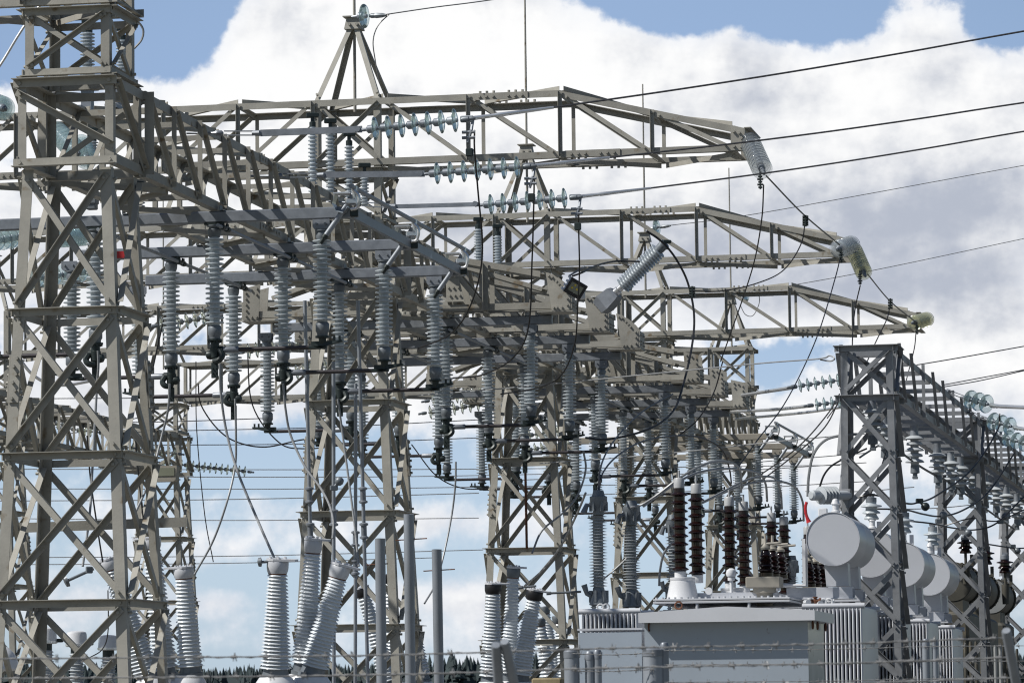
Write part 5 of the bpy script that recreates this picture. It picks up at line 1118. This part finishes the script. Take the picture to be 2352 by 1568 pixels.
SUN = V((-.62, -.34, .77)).normalized(); el = math.asin(SUN.z); az = math.atan2(SUN.x, SUN.y)
sl = bpy.data.lights.new('sun', 'SUN'); sl.energy = 5.0; sl.angle = R(.53); sl.color = (1, .965, .905)
so = bpy.data.objects.new('sun', sl); COL.objects.link(so); so.rotation_mode = 'QUATERNION'; so.rotation_quaternion = SUN.to_track_quat('Z', 'Y'); so.location = SUN*300
w = bpy.data.worlds.new('World'); SC.world = w; w.use_nodes = True; nt = w.node_tree; N = nt.nodes; Lk = nt.links
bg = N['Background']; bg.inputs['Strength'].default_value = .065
sky = N.new('ShaderNodeTexSky'); sky.sky_type = 'NISHITA'; sky.sun_disc = False; sky.sun_elevation = el; sky.sun_rotation = az; sky.altitude = 200; sky.air_density = 1; sky.dust_density = .8; sky.ozone_density = 1.5
def nd(op, *a):
    n_ = N.new('ShaderNodeMath'); n_.operation = op
    for i, v in enumerate(a):
        if isinstance(v, (int, float)): n_.inputs[i].default_value = v
        else: Lk.new(v, n_.inputs[i])
    return n_.outputs[0]
tc = N.new('ShaderNodeTexCoord'); sp = N.new('ShaderNodeSeparateXYZ'); Lk.new(tc.outputs['Generated'], sp.inputs[0])
# compass bearing and elevation of the view direction in degrees
AZ = nd('MULTIPLY', nd('ARCTAN2', sp.outputs[0], sp.outputs[1]), 57.2958); EL = nd('MULTIPLY', nd('ARCSINE', sp.outputs[2]), 57.2958)
cv = N.new('ShaderNodeCombineXYZ'); Lk.new(AZ, cv.inputs[0]); Lk.new(EL, cv.inputs[1])
def noise(scale, det=8, rough=.55, off=0, sy=1.0, dist=0, dx=0, dy=0):
    mp = N.new('ShaderNodeMapping'); mp.inputs['Location'].default_value = (off+dx, off*1.7+dy, off*.3); mp.inputs['Scale'].default_value = (1, sy, 1); Lk.new(cv.outputs[0], mp.inputs[0])
    n_ = N.new('ShaderNodeTexNoise'); n_.inputs['Scale'].default_value = scale; n_.inputs['Detail'].default_value = det; n_.inputs['Roughness'].default_value = rough; n_.inputs['Distortion'].default_value = dist; Lk.new(mp.outputs[0], n_.inputs['Vector']); return n_.outputs['Fac']
def azel(x, y):
    d = ray(x, y).normalized(); return math.degrees(math.atan2(d.x, d.y)), math.degrees(math.asin(d.z))
K = 9000/57.2958                                                     # picture units per degree
def blob(x, y, rx, ry, wgt):                                         # soft ellipse in bearing / elevation
    a, e = azel(x, y); u = nd('DIVIDE', nd('SUBTRACT', AZ, a), rx/K); v = nd('DIVIDE', nd('SUBTRACT', EL, e), ry/K)
    q = nd('ADD', nd('MULTIPLY', u, u), nd('MULTIPLY', v, v)); return nd('MULTIPLY', nd('POWER', 2.718, nd('MULTIPLY', q, -1.0)), wgt)
def total(lst):
    s = lst[0]
    for x in lst[1:]: s = nd('ADD', s, x)
    return s
def ramp(x, a, b, lo=0, hi=1):
    m_ = N.new('ShaderNodeMapRange'); m_.interpolation_type = 'SMOOTHSTEP'
    for i, v in enumerate((x, a, b, lo, hi)):
        if isinstance(v, (int, float)): m_.inputs[i].default_value = v
        else: Lk.new(v, m_.inputs[i])
    return m_.outputs[0]
def mixc(f, a, b):
    m_ = N.new('ShaderNodeMix'); m_.data_type = 'RGBA'
    for i, v in ((0, f), (6, a), (7, b)):
        if isinstance(v, tuple): m_.inputs[i].default_value = (*v, 1)
        elif isinstance(v, (int, float)): m_.inputs[i].default_value = v
        else: Lk.new(v, m_.inputs[i])
    return m_.outputs[2]
n2b = noise(2.6, 8, .6, 9.7, 1.0, 0, -.10, .10); n1b = noise(.62, 10, .56, 3.1, 1.0, 0, -.22, .22)
n1 = noise(.62, 10, .56, 3.1); n2 = noise(2.6, 8, .6, 9.7); n3 = noise(.42, 6, .5, 17.3, 1.9); n4 = noise(1.1, 8, .55, 23.0, 1.6)
CL = [  # where cloud stands (+) and where blue shows (-)
 (900, 190, 470, 210, 1.1), (620, 330, 330, 150, .7), (1120, 60, 190, 160, .8), (720, 70, 150, 110, .7), (575, 110, 90, 80, .7), (1500, 260, 330, 170, 1.0), (1900, 330, 420, 210, 1.1), (2120, 90, 130, 130, .75), (2300, 300, 260, 200, .9), (1900, 560, 700, 190, 1.0), (1050, 520, 600, 180, .7), (300, 560, 420, 200, .75), (60, 260, 170, 130, .6),
 (2200, 800, 330, 130, .9), (150, 880, 420, 90, .35), (980, 880, 420, 90, .35), (1050, 1190, 220, 45, .45), (560, 1150, 110, 40, .35), (560, 1260, 120, 35, .3), (1050, 1370, 260, 60, .5), (460, 1390, 260, 60, .42), (100, 1390, 220, 60, .4), (800, 1470, 700, 40, .3), (2000, 1050, 420, 120, .6), (2250, 1300, 300, 120, .6),
 (400, 40, 150, 110, -1.0), (180, 60, 260, 150, -.8), (1560, 20, 190, 70, -.9), (1880, 40, 190, 70, -.85), (1700, 60, 60, 40, .35), (2320, 40, 120, 70, -.75), (1900, 800, 190, 70, -.55), (520, 1020, 420, 70, -.35), (700, 1110, 380, 60, -.35), (850, 1300, 300, 50, -.4), (500, 1330, 300, 30, -.3), (600, 1080, 800, 60, -.1), (600, 930, 900, 110, .34), (1500, 960, 260, 80, .15), (1100, 1240, 500, 90, .18), (300, 1200, 400, 120, .12), (1650, 960, 300, 90, .25), (1750, 850, 120, 60, -.3), (1500, 1220, 200, 110, -.3)]
cov = nd('ADD', total([blob(*c) for c in CL]), nd('ADD', nd('MULTIPLY', nd('SUBTRACT', n1, .5), 1.5), nd('MULTIPLY', nd('SUBTRACT', n2, .5), .8)))
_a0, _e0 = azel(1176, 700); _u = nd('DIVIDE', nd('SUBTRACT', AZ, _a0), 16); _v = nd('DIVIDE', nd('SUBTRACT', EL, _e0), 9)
bank = nd('POWER', 2.718, nd('MULTIPLY', nd('POWER', nd('ADD', nd('MULTIPLY', _u, _u), nd('MULTIPLY', _v, _v)), 2.0), -1.0))   # cloud bank in this quarter; unseen sky elsewhere kept clear to cut ambient fill
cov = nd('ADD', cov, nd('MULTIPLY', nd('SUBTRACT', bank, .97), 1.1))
alpha = ramp(cov, nd('ADD', nd('MULTIPLY', ramp(EL, 2.0, 6.0), .12), -.10), nd('ADD', nd('MULTIPLY', ramp(EL, 2.0, 6.0), -.20), .56))
SH = [(1250, 560, 420, 110, .55), (900, 470, 300, 80, .25), (1950, 520, 330, 90, .55), (2150, 640, 420, 100, .8), (2100, 470, 300, 60, .35), (1700, 420, 200, 60, .2), (2320, 420, 160, 60, .3), (1430, 300, 130, 60, .25), (300, 620, 350, 120, .35), (1750, 700, 300, 70, .3), (1480, 600, 260, 90, .4), (1720, 120, 90, 60, .5), (2150, 110, 60, 50, .3), (150, 900, 420, 90, .35), (980, 900, 400, 90, .25), (2250, 940, 200, 60, .25), (900, 170, 480, 200, -.35), (1300, 120, 250, 120, -.2)]
SH += [(2150, 330, 420, 330, .16), (1500, 330, 260, 160, .12), (400, 560, 500, 200, .15)]
sh = nd('ADD', nd('MULTIPLY', ramp(EL, 1.0, 5.2), -.45), .45)
sh = nd('ADD', nd('ADD', sh, total([blob(*c) for c in SH])), nd('ADD', nd('MULTIPLY', nd('SUBTRACT', n3, .46), 1.5), nd('MULTIPLY', nd('SUBTRACT', n4, .5), 1.25)))
sh = nd('ADD', sh, nd('ADD', nd('MULTIPLY', nd('SUBTRACT', n2b, n2), .55), nd('MULTIPLY', nd('SUBTRACT', n1b, n1), 1.6)))
shade = ramp(sh, -.25, 1.25)
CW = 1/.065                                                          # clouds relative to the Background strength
edge = ramp(cov, .15, .9)
ccol = mixc(shade, (1.0*CW, 1.0*CW, 1.0*CW), (.47*CW, .51*CW, .60*CW))
ccol = mixc(nd('MULTIPLY', nd('SUBTRACT', 1, edge), .55), ccol, (.86*CW, .89*CW, .95*CW))
lowb = ramp(EL, 1.0, 8.5)
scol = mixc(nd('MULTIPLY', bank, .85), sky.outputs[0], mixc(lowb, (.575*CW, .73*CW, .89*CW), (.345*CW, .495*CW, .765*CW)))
fin = mixc(alpha, scol, ccol)
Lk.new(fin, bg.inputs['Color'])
SC.view_settings.view_transform = 'Standard'; SC.view_settings.look = 'None'; SC.view_settings.exposure = 0; SC.view_settings.gamma = 1
SC.render.engine = 'CYCLES'; SC.cycles.max_bounces = 8; SC.cycles.transparent_max_bounces = 128; SC.cycles.filter_width = 1.15; SC.cycles.diffuse_bounces = 3; SC.cycles.glossy_bounces = 3; SC.cycles.use_denoising = True
for l, o in SEEN.items():
    if len(o) > 1: print('SAME LABEL', l, o)
